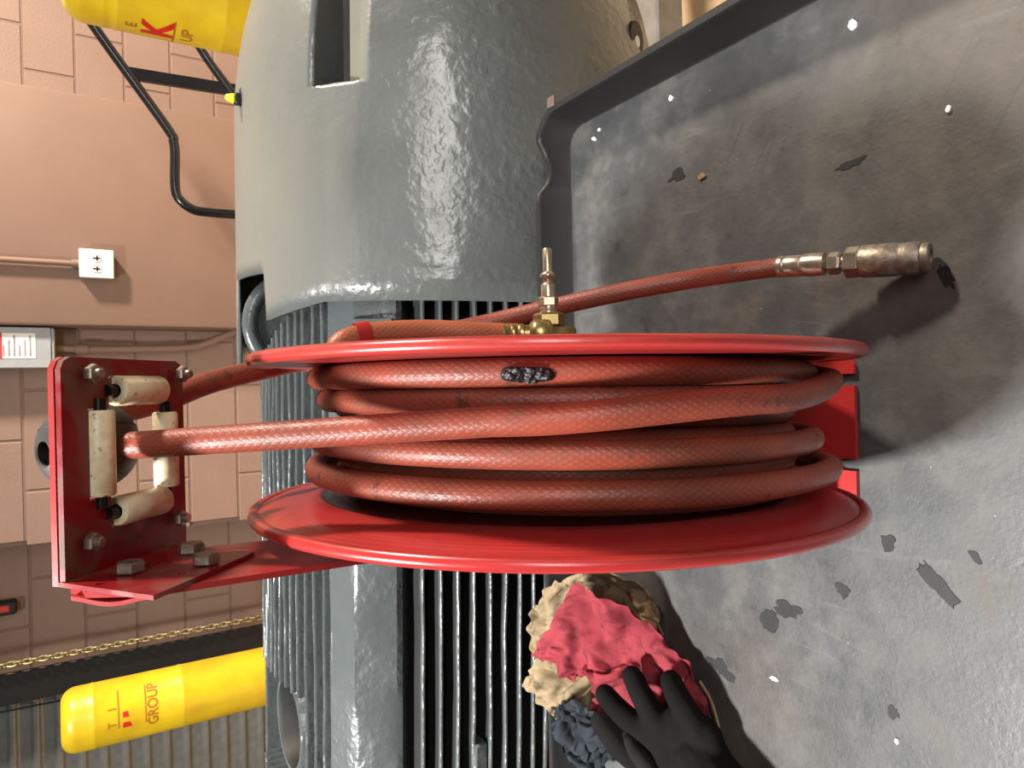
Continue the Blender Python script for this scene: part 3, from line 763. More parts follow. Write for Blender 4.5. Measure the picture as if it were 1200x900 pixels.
for g, hz in ((-0.002, 0.0), (0.0, 0.0015), (0.004, 'a'), (0.006, 't'), (0.012, 't'), (0.0145, 'a'), (0.020, -0.09), (0.016, -0.09), (0.012, -0.05)):
    row = []
    for i, p in enumerate(inn):
        q = off(i, g); hh = liph(p); zq = hh - 0.003 if hz == 'a' else hh if hz == 't' else hz
        row.append(bm.verts.new((q.x, q.y, zq)))
    rings.append(row)
N = len(inn)
for A, B in zip(rings, rings[1:]):
    for i in range(N): bm.faces.new((A[i], A[(i + 1) % N], B[(i + 1) % N], B[i]))
obj('lip', bm, M['cart_black'], ct, angle=50)
bm = NEW(); top = [bm.verts.new((off(i, -0.002).x, off(i, -0.002).y, 0.0)) for i in range(N)]; bot = [bm.verts.new((off(i, -0.002).x, off(i, -0.002).y, -0.02)) for i in range(N)]
bm.faces.new(top); bm.faces.new(bot[::-1])
for i in range(N): bm.faces.new((top[i], bot[i], bot[(i + 1) % N], top[(i + 1) % N]))
deck = obj('deck', bm, M['deck'], ct, smooth=False)
for sx, sy in ((X0 + 0.02, Y0 + 0.02), (X1 - 0.08, Y0 + 0.02), (X0 + 0.02, Y1 - 0.08), (X1 - 0.08, Y1 - 0.08)):
    bm = NEW(); box(bm, (sx, sy, FLOOR + 0.12), (sx + 0.06, sy + 0.06, -0.02), 0.008); obj('leg', bm, M['cart_black'], ct)
    bm = NEW(); cyl(bm, (sx + 0.015, sy + 0.03, FLOOR + 0.055), (sx + 0.045, sy + 0.03, FLOOR + 0.055), 0.055, 24, None, 0.006); box(bm, (sx + 0.005, sy + 0.01, FLOOR + 0.055), (sx + 0.055, sy + 0.05, FLOOR + 0.125)); obj('caster', bm, M['cart_black'], ct)
bm = NEW(); box(bm, (X0 + 0.01, Y0 + 0.01, -0.62), (X1 - 0.01, Y1 - 0.01, -0.59), 0.006); obj('lower_shelf', bm, M['cart_black'], ct)
# strip of tape on the lip corner
bm = NEW(); t0 = at(645, 119, 2, 0.0435)
box(bm, (t0.x - 0.006, t0.y - 0.006, 0.0405), (t0.x + 0.006, t0.y + 0.007, 0.0436), 0.0008)
obj('tape_strip', bm, M['tape'], ct, label='tan tape on the lip corner')
# dried dark stains and flakes on the deck
def blob(cx, cy, rx, ry, rot, z0, th, seed, n=28, jag=0.35):
    bm = NEW(); ca, sa = math.cos(rot), math.sin(rot); tp = []; bt = []
    for k in range(n):
        a_ = 2 * PI * k / n; rr = 1 + jag * fbm((math.cos(a_) * 1.5 + seed * 5, math.sin(a_) * 1.5, seed), 1.0, 3)
        x = rx * rr * math.cos(a_); y = ry * rr * math.sin(a_)
        tp.append(bm.verts.new((cx + ca * x * 0.96 - sa * y * 0.96, cy + sa * x * 0.96 + ca * y * 0.96, z0 + th))); bt.append(bm.verts.new((cx + ca * x - sa * y, cy + sa * x + ca * y, z0)))
    bm.faces.new(tp)
    for k in range(n): bm.faces.new((bt[k], bt[(k + 1) % n], tp[(k + 1) % n], tp[k]))
    return bm
for i, (px, py, rx, ry, rot) in enumerate(((1099, 683, 0.017, 0.006, 0.75), (922, 715, 0.007, 0.013, 0.1), (902, 727, 0.008, 0.010, 0.5), (1041, 637, 0.006, 0.006, 0.2), (988, 692, 0.005, 0.006, 0), (1143, 653, 0.005, 0.0025, 0.8), (1046, 834, 0.005, 0.004, 0), (848, 785, 0.016, 0.007, 1.2), (795, 205, 0.006, 0.010, 0.2), (1108, 322, 0.010, 0.004, 0.5), (996, 192, 0.003, 0.013, 0.1))):
    q = at(px, py, 2, 0.0)
    s_ = obj('stain', blob(q.x, q.y, rx, ry, rot, 0.0, 0.00035, i + 3, jag=0.55), M['stain'], ct, smooth=False)
for i, (px, py, rx, ry, rot, m_, lab) in enumerate((
        (1000, 29, 0.0042, 0.0034, 0.3, 'chip', 'largest white flake, on the deck far from the reel, near the picture edge'),
        (697, 163, 0.0020, 0.0046, -0.5, 'chip', 'long white flake lying near the back right corner of the deck'),
        (703, 152, 0.0018, 0.0022, 0.2, 'chip', 'small cream flake just beside the long white flake by the corner'),
        (787, 115, 0.0027, 0.0029, 0, 'chip', 'round white flake on the deck near the right lip'),
        (823, 207, 0.0030, 0.0050, 0.1, 'tan_chip', 'curled tan chip on the deck at the edge of the reel shadow'),
        (1112, 128, 0.0022, 0.0018, 0, 'chip', 'white speck on the deck to the right of the largest flake'),
        (908, 795, 0.0020, 0.0042, 0, 'chip', 'white flake on the deck just in front of the black glove'),
        (1052, 868, 0.0022, 0.0014, 0, 'chip', 'white speck on the deck nearest the lower picture edge'))):
    q = at(px, py, 2, 0.0)
    tag(obj('paint_flake', blob(q.x, q.y, rx, ry, rot, 0.0, 0.0016, i * 2.7, 14), M[m_], smooth=False), lab, 'flake', 'flakes scattered on the cart deck')

# ------------------------------------------------------------------ hose reel
YC, ZC, RF = 0.407, 0.219, 0.200
rl = thing('hose_reel', 'red steel hose reel wound with red braided air hose, standing on the cart', 'hose reel', (-0.03, YC, 0.0))
TILT = Matrix.Translation((0, YC, ZC)) @ Matrix.Rotation(R(0.7), 4, 'Y') @ Matrix.Translation((0, -YC, -ZC))
def tobj(name, bm, mat, **k):
    bmesh.ops.transform(bm, matrix=TILT, verts=bm.verts); return obj(name, bm, mat, rl, **k)
HUB = Vector((0, YC, ZC))
def flange(xs, prof, cb, side):
    "dished disc; side -1 = left, +1 = right; profile given on the inner face, cb = offset of the rolled bead"
    bead = [(0.1962 + 0.0036 * math.cos(R(a_)), cb + 0.0036 * math.sin(R(a_))) for a_ in range(-130, 181, 20)]
    outer = [(r - 0.0006, h_ + 0.0016) for r, h_ in reversed(prof)]
    bm = NEW(); lathe(bm, prof + bead + outer, (xs, YC, ZC), (side, 0, 0), 128, close=True)
    return tobj('flange', bm, M['flange'], angle=35)
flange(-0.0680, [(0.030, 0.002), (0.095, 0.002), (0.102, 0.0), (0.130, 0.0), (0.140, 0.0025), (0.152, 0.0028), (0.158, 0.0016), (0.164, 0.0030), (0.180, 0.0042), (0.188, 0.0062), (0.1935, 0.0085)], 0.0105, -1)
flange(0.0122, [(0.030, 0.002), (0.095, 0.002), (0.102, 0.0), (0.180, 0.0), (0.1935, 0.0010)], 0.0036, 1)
bm = NEW(); lathe(bm, [(0.105, -0.070), (0.105, 0.013)], (0, YC, ZC), (1, 0, 0), 64); tobj('drum', bm, M['red'])
bm = NEW(); cyl(bm, (-0.098, YC, ZC), (0.026, YC, ZC), 0.017, 32, None, 0.002); tobj('axle', bm, M['dull_steel'])
# base plate with open slots at its front edge
BX0, BX1, BY0, BY1 = -0.099, 0.013, 0.3165, 0.500
sl = 0.0145
def slot(c): return [(c - 0.0045, BY0), (c - 0.0045, BY0 + sl - 0.004), (c - 0.003, BY0 + sl - 0.0008), (c, BY0 + sl), (c + 0.003, BY0 + sl - 0.0008), (c + 0.0045, BY0 + sl - 0.004), (c + 0.0045, BY0)]
oc = [(BX0, BY0)] + slot(-0.0675) + slot(-0.003) + [(BX1 - 0.004, BY0), (BX1, BY0 + 0.004), (BX1, BY1 - 0.004), (BX1 - 0.004, BY1), (BX0, BY1)]
bm = NEW(); plate(bm, oc, [], (0, 0, 0.0005), (1, 0, 0), (0, 1, 0), 0.0035); obj('base_plate', bm, M['red'], rl, smooth=False)
# upright arm: wide strip standing on the left edge of the base
AX = -0.0895
arm = [(0.332, 0.0005), (0.332, 0.06), (0.356, 0.12), (0.358, 0.36), (0.361, 0.474), (0.377, 0.500), (0.390, 0.506), (0.445, 0.460), (0.436, 0.40), (0.456, 0.12), (0.484, 0.06), (0.484, 0.0005)]
bm = NEW(); plate(bm, arm, [], (AX - 0.003, 0, 0), (0, 1, 0), (0, 0, 1), 0.003); obj('arm', bm, M['red'], rl, smooth=False)
bm = NEW(); pts = []
# rolled-over end of the arm
pa = Vector((AX - 0.002, 0.377, 0.500)); prof = [(0, 0), (-0.003, 0.006), (-0.0065, 0.013), (-0.0075, 0.020), (-0.0045, 0.025)]
dA = Vector((0, -0.653, 0.757)).normalized(); sA = Vector((0, 0.757, -0.653)) * 0.0
base0, base1 = Vector((AX - 0.002, 0.361, 0.476)), Vector((AX - 0.002, 0.372, 0.495))
dirl = (base1 - base0).normalized()
rows = []
for i in range(9):
    t = i / 8; bul = -0.0030 * math.sin(PI * t) ** 1.5
    p0 = base0 + (Vector((AX - 0.002, 0.381, 0.506)) - base0) * t
    rows.append([bm.verts.new(p0 + Vector((bul, 0, 0))), bm.verts.new(p0 + Vector((bul - 0.002, 0, 0))), bm.verts.new(p0 + Vector((bul - 0.002, 0.05, -0.043))), bm.verts.new(p0 + Vector((bul, 0.05, -0.043)))])
for A, B in zip(rows, rows[1:]):
    for k in range(4): bm.faces.new((A[k], A[(k + 1) % 4], B[(k + 1) % 4], B[k]))
bm.faces.new(rows[0]); bm.faces.new(rows[-1][::-1])
obj('arm_end', bm, M['red'], rl)
# roller bracket: bolted foot and the roller plate
PA = Vector((-0.0885, 0.390, 0.508)); S = Vector((0, 0.757, -0.654)); NN = Vector((0, -0.654, -0.757))
foot = [PA - NN * 0.0037, Vector(at(212, 641, 0, -0.0885)) - NN * 0.0037, at(298, 650, 0, -0.0885), at(180, 702, 0, -0.0885)]
def boltpt(x, y): return at(x, y, 0, -0.0865)
bm = NEW(); oc = [(p.y, p.z) for p in foot]
hl = []
for hx_, hy_ in ((118, 688), (197, 657), (213, 675)):
    q = at(hx_, hy_, 0, -0.0885); hl.append(circ(q.y, q.z, 0.0022, 10))
plate(bm, oc, hl, (-0.0892, 0, 0), (0, 1, 0), (0, 0, 1), 0.0022); rb = obj('bracket_foot', bm, M['red_grime'], rl, smooth=False)
for q in ((153, 670), (242, 660), (225, 647)):
    bm = NEW(); hexnut(bm, boltpt(*q), (1, 0, 0), 0.0068, 0.0052); obj('hex_bolt', bm, M['dull_steel'], rl, smooth=False)
# plate frame: a along X from PA, b along S
W_, L_ = 0.1065, 0.0925
outer = [(-0.0005, 0.0), (W_ - 0.006, 0.0), (W_ - 0.002, 0.002), (W_, 0.006), (W_, L_ - 0.006), (W_ - 0.002, L_ - 0.002), (W_ - 0.006, L_), (-0.0005, L_)]
def pl(X, s): return (X - PA.x, s)
win = [pl(-0.068, 0.031), pl(-0.052, 0.031), pl(-0.052, 0.0165), pl(-0.007, 0.0165), pl(-0.007, 0.031), pl(0.009, 0.031), pl(0.009, 0.075), pl(-0.007, 0.075), pl(-0.007, 0.0815), pl(-0.052, 0.0815), pl(-0.052, 0.075), pl(-0.068, 0.075)]
bm = NEW(); plate(bm, outer, [win], PA - NN * 0.0, Vector((1, 0, 0)), S, 0.0028); 
rp = obj('roller_plate', bm, M['red_grime'], rl, smooth=False)
bm = NEW(); plate(bm, outer, [win], PA - NN * 0.0038, Vector((1, 0, 0)), S, 0.0030); obj('roller_plate', bm, M['red'], rl, smooth=False)
def onp(X, s, h_=0.0): return Vector((X, PA.y, PA.z)) + S * s + NN * h_
def roller(p, q, r):
    p = Vector(p); q = Vector(q); d_ = (q - p).normalized(); L = (q - p).length
    bm = NEW(); lathe(bm, [(0.0036, 0), (r - 0.0008, 0), (r, 0.001), (r, L - 0.001), (r - 0.0008, L), (0.0036, L)], p, d_, 28, close=True); o = obj('roller', bm, M['nylon'], rl)
    bm = NEW(); cyl(bm, p - d_ * 0.006, q + d_ * 0.006, 0.0030, 14); obj('roller_pin', bm, M['black_pin'], o)
roller(onp(-0.0080, 0.0235, 0.001), onp(-0.0505, 0.0235, 0.001), 0.0066)
roller(onp(-0.0110, 0.0740, 0.001), onp(-0.0530, 0.0740, 0.001), 0.0066)
roller(onp(0.0015, 0.0340, 0.001), onp(0.0015, 0.0690, 0.001), 0.0078)
roller(onp(-0.0600, 0.0330, 0.001), onp(-0.0600, 0.0700, 0.001), 0.0078)
for X, s in ((0.0100, 0.0150), (0.0105, 0.0860), (-0.0710, 0.0125), (-0.0725, 0.0810)):
    bm = NEW(); hexnut(bm, onp(X, s, 0.0028), NN, 0.0048, 0.0040, 0.0026, 0.0030); obj('lock_nut', bm, M['steel'], rl)

# ------------------------------------------------------------------ hose on the reel
HR = 0.0073
ZH = 0.2115
def coil(t, X, Rr):
    a_ = 2 * PI * t
    return TILT @ Vector((X, YC - Rr * math.cos(a_), ZH + Rr * math.sin(a_)))
def interp(keys, t):
    for (t0, *a_), (t1, *b_) in zip(keys, keys[1:]):
        if t0 <= t <= t1:
            k = (t - t0) / (t1 - t0); k = k * k * (3 - 2 * k)
            return [x + (y - x) * k for x, y in zip(a_, b_)]
    return list(keys[-1][1:]) if t > keys[-1][0] else list(keys[0][1:])
KEYS = [(-0.45, -0.0600, 0.156), (-0.27, -0.0565, 0.171), (-0.16, -0.0555, 0.1755), (0.0, -0.0548, 0.1690), (0.12, -0.0545, 0.1655), (0.25, -0.0535, 0.1655), (0.42, -0.0510, 0.165), (0.80, -0.0370, 0.164), (1.0, -0.0360, 0.1635), (1.25, -0.0345, 0.1635), (1.50, -0.0300, 0.162), (1.80, -0.0110, 0.1600), (2.0, -0.0090, 0.1590), (2.25, -0.0090, 0.1585), (2.5, -0.0085, 0.158), (2.72, -0.0065, 0.157), (2.86, 0.0020, 0.160), (3.0, 0.0042, 0.1635), (3.30, 0.0045, 0.1640), (3.60, 0.0046, 0.1645), (3.74, 0.0045, 0.1675), (3.83, 0.0040, 0.1705), (3.90, -0.0010, 0.1745), (4.0, -0.0105, 0.1775), (4.127, -0.0185, 0.1780)]
outerp = []
t = -0.45
while t <= 4.127:
    X, Rr = interp(KEYS, t); outerp.append(coil(t, X, Rr)); t += 0.0045
WD = onp(-0.0275, 0.0470); HD = -NN
last = outerp[-1]
free = [last + (WD - last) * k for k in (0.25, 0.5, 0.75)]
BALL = WD + HD * 0.025
turn = [WD, WD + HD * 0.014, BALL + HD * 0.006 + Vector((0.006, 0.0, 0.0)), BALL + Vector((0.012, 0.008, 0.006)), dep(190, 469, 0.432), dep(250, 447, 0.468), dep(330, 428, 0.515), dep(430, 408, 0.555), dep(560, 381, 0.575), dep(640, 362, 0.570), dep(720, 344, 0.556), dep(800, 329, 0.548), dep(860, 320, 0.553), dep(905, 314, 0.546), dep(918, 312.5, 0.5412)]
path = outerp[:-1] + smooth_path([last] + free + turn, 0.0045)
bm = NEW(); tube(bm, path, HR, 18)
inner = []
t = -0.2
while t < 4.6:
    inner.append(coil(t, -0.0615 + 0.0146 * t, 0.1475)); t += 0.006
tube(bm, inner, HR, 14)
hose = obj('hose', bm, M['hose'], rl, angle=80, label='red-orange braided rubber air hose')
# tar smear on the outermost wrap
bm = NEW(); rows = []
ta, tb = None, None
def wrap_pt(t, ang, h_):
    X, Rr = interp(KEYS, t); c_ = coil(t, X, Rr); rad = (c_ - coil(t, X, 0)).normalized(); ax_ = Vector((1, 0, 0))
    return c_ + (rad * math.cos(ang) + ax_ * math.sin(ang)) * (HR + h_)
nu, nv = 44, 18
for i in range(nu + 1):
    u_ = i / nu; t = 3.100 + 0.026 * u_; row = []
    for j in range(nv + 1):
        v_ = j / nv; ang = R(-42 + 62 * v_ + 8 * (u_ - .5)); e = 4 * u_ * (1 - u_) * 4 * v_ * (1 - v_)
        h_ = 0.0019 * (min(1, e * 2.5)) + 0.0010 * fbm((u_ * 9, v_ * 4, 3), 1.3, 3) * min(1, e * 3) + 0.0016 * fbm((u_ * 3, v_ * 2, 8), 1.5, 2) * min(1, e * 2) - 0.0012 * (1 - min(1, e * 3.0))
        row.append(bm.verts.new(wrap_pt(t, ang, h_)))
    rows.append(row)
for A, B in zip(rows, rows[1:]):
    for j in range(nv): bm.faces.new((A[j], A[j + 1], B[j + 1], B[j]))
obj('tar_smear', bm, M['tar'], hose, angle=180, label='glossy black tar smear')
# crimped ferrule and quick coupler at the hose end
e0 = dep(913, 312.8, 0.5430); e1 = dep(1091, 301.5, 0.4780)
dirc = (e1 - e0).normalized(); L = (e1 - e0).length
def alongL(px): return (dep(px, 312.8 - (px - 913) * 11.3 / 178, 0.5430 - (px - 913) * 0.0650 / 178) - e0).length
l = [alongL(x) for x in (913, 955, 969, 972, 987, 992, 1011, 1052, 1080, 1083, 1091)]
bm = NEW(); lathe(bm, [(0.0074, -0.001), (0.0082, 0), (0.0082, l[1] * 0.15), (0.0078, l[1] * 0.18), (0.0082, l[1] * 0.22), (0.0082, l[1] * 0.62), (0.0078, l[1] * 0.66), (0.0084, l[1] * 0.72), (0.0088, l[1] * 0.9), (0.0084, l[2] * 0.97), (0.0062, l[2]), (0.0045, l[3]), (0.0045, l[4])], e0, dirc, 28); obj('ferrule', bm, M['steel'], hose, label='crimped silver ferrule')
bm = NEW(); hexnut(bm, e0 + dirc * l[3], dirc, 0.0082, l[4] - l[3]); cyl(bm, e0 + dirc * (l[4] - 0.001), e0 + dirc * (l[5] + 0.004), 0.0052, 20); obj('hose_nut', bm, M['steel'], hose, smooth=False)
bm = NEW(); hexnut(bm, e0 + dirc * l[5], dirc, 0.0112, l[6] - l[5]); obj('coupler_nut', bm, M['steel'], hose, smooth=False)
bm = NEW(); lathe(bm, [(0.008, l[6] - 0.002), (0.0106, l[6] - 0.001), (0.0116, l[6] + 0.001), (0.0116, l[7]), (0.0110, l[7] + 0.001), (0.0112, l[7] + 0.003), (0.0112, l[8] - 0.001), (0.0104, l[8])], e0, dirc, 32); obj('coupler_sleeve', bm, M['dull_steel'], hose, label='worn knurled coupler sleeve')
bm = NEW(); lathe(bm, [(0.0098, l[8] - 0.001), (0.0102, l[9]), (0.0100, l[10] - 0.001), (0.0090, l[10]), (0.0056, l[10]), (0.0050, l[10] - 0.008), (0, l[10] - 0.008)], e0, dirc, 28); obj('coupler_mouth', bm, M['dull_steel'], hose)
# ball stop clamped on the hose
rs = 0.0245
hv = (at(56, 531, 1, BALL.y - 0.010) - BALL); hv.normalize()
x_, y_, a_ = frame_from(hv)
# sphere turned about the hole's axis, with the bore as part of the profile
prof = [(0.0, -rs)] + [(rs * math.sin(R(k)), -rs * math.cos(R(k))) for k in range(8, 165, 6)]
ha = math.asin(0.0064 / rs); prof = [q for q in prof if not (q[1] > 0 and q[0] < 0.0075)] + [(0.0072, rs * math.cos(ha) - 0.0002), (0.0064, rs * math.cos(ha) - 0.001), (0.0064, -0.004), (0.0, -0.004)]
bm = NEW(); lathe(bm, prof, BALL, hv, 44)
for f in bm.faces:
    c_ = f.calc_center_median() - BALL
    if (c_ - hv * c_.dot(hv)).length < 0.0066 and c_.dot(hv) > -0.006: f.material_index = 1
ball = obj('ball_stop', bm, [M['ball'], M['slot']], rl, label='dark grey rubber ball stop')
bm = NEW(); pts = [BALL + Vector((0.0131 + 0.0, 0, 0)) * 0 + (Matrix.Rotation(R(10), 3, 'Z') @ Vector((0.0095, math.cos(2 * PI * k / 40) * 0.0226, math.sin(2 * PI * k / 40) * 0.0226))) for k in range(41)]
tube(bm, pts, 0.0004, 6, cap=False); obj('seam', bm, M['slot'], ball)

# inlet: short hose from the drum to the brass swivel on the hub
ih = smooth_path([dep(606, 391, 0.487), dep(585, 390.5, 0.485), dep(550, 389, 0.48), dep(500, 387, 0.475), dep(450, 389, 0.465), dep(425, 392, 0.460), dep(407, 397, 0.455), dep(396, 405, 0.452), dep(392, 416, 0.450)], 0.005)
bm = NEW(); tube(bm, ih, 0.0071, 18); obj('inlet_hose', bm, M['hose_inlet'], rl, angle=80, label='tan-stained short hose feeding the drum')
dd_ = (ih[int(len(ih) * 0.70)] - ih[int(len(ih) * 0.78)]).normalized()
bm = NEW(); lathe(bm, [(0.0074, -0.0045), (0.0086, -0.0045), (0.0086, 0.0045), (0.0074, 0.0045)], ih[int(len(ih) * 0.745)], dd_, 24, close=True); obj('hose_clip', bm, M['red'], rl, label='red strap clip round the inlet hose')
hubx = lambda yy: 0.02 + (415.4 - yy) / 1674.0
AXC = Vector((0, YC, ZC))
def ax(X): return Vector((X, YC, ZC))
FD = (dep(606, 391, 0.487) - dep(640, 391, 0.489)).normalized()
bm = NEW(); f0 = dep(618, 391, 0.487); lathe(bm, [(0, 0), (0.0058, 0), (0.0058, 0.002), (0.0070, 0.003), (0.0070, 0.006), (0.0062, 0.007), (0.0070, 0.008), (0.0070, 0.011), (0.0063, 0.012), (0.0072, 0.013), (0.0074, 0.017), (0, 0.017)], f0, FD, 26); obj('inlet_ferrule', bm, M['brass'], rl)
bm = NEW(); lathe(bm, [(0, -0.003), (0.0088, -0.003), (0.0100, -0.001), (0.0100, 0.008), (0.0085, 0.010), (0.0062, 0.012), (0.006, 0.016), (0, 0.016)], dep(640, 391, 0.488), FD, 26); obj('swivel_elbow', bm, M['brass'], rl)
bm = NEW(); c_ = ax(0.030) + Vector((0, 0.0, -0.003)); box(bm, c_ + Vector((-0.0115, -0.011, -0.014)), c_ + Vector((0.0095, 0.011, 0.010)), 0.003, seg=2); obj('swivel_body', bm, M['brass'], rl)
bm = NEW(); hexnut(bm, ax(0.0395), (1, 0, 0), 0.0112, 0.0095); obj('swivel_nut', bm, M['brass'], rl, smooth=False)
bm = NEW(); hexnut(bm, ax(0.0535), (1, 0, 0), 0.0071, 0.0070)
obj('plug_hex', bm, M['pale_brass'], rl, smooth=False)
bm = NEW(); lathe(bm, [(0, 0.048), (0.0062, 0.048), (0.0062, 0.0500), (0.0058, 0.0503), (0.0062, 0.0508), (0.0062, 0.0522), (0.0058, 0.0526), (0.0058, 0.0545), (0.005, 0.060), (0.0050, 0.0685), (0.0046, 0.0692), (0.0036, 0.0700), (0.0036, 0.0722), (0.0044, 0.0732), (0.0053, 0.0745), (0.0053, 0.0758), (0.0044, 0.0770), (0.0034, 0.0778), (0.0034, 0.0935), (0.0030, 0.0940), (0.0018, 0.0940), (0.0018, 0.088), (0, 0.088)], ax(0), (1, 0, 0), 26); obj('air_plug', bm, M['pale_brass'], rl, label='pale brass air plug nipple')

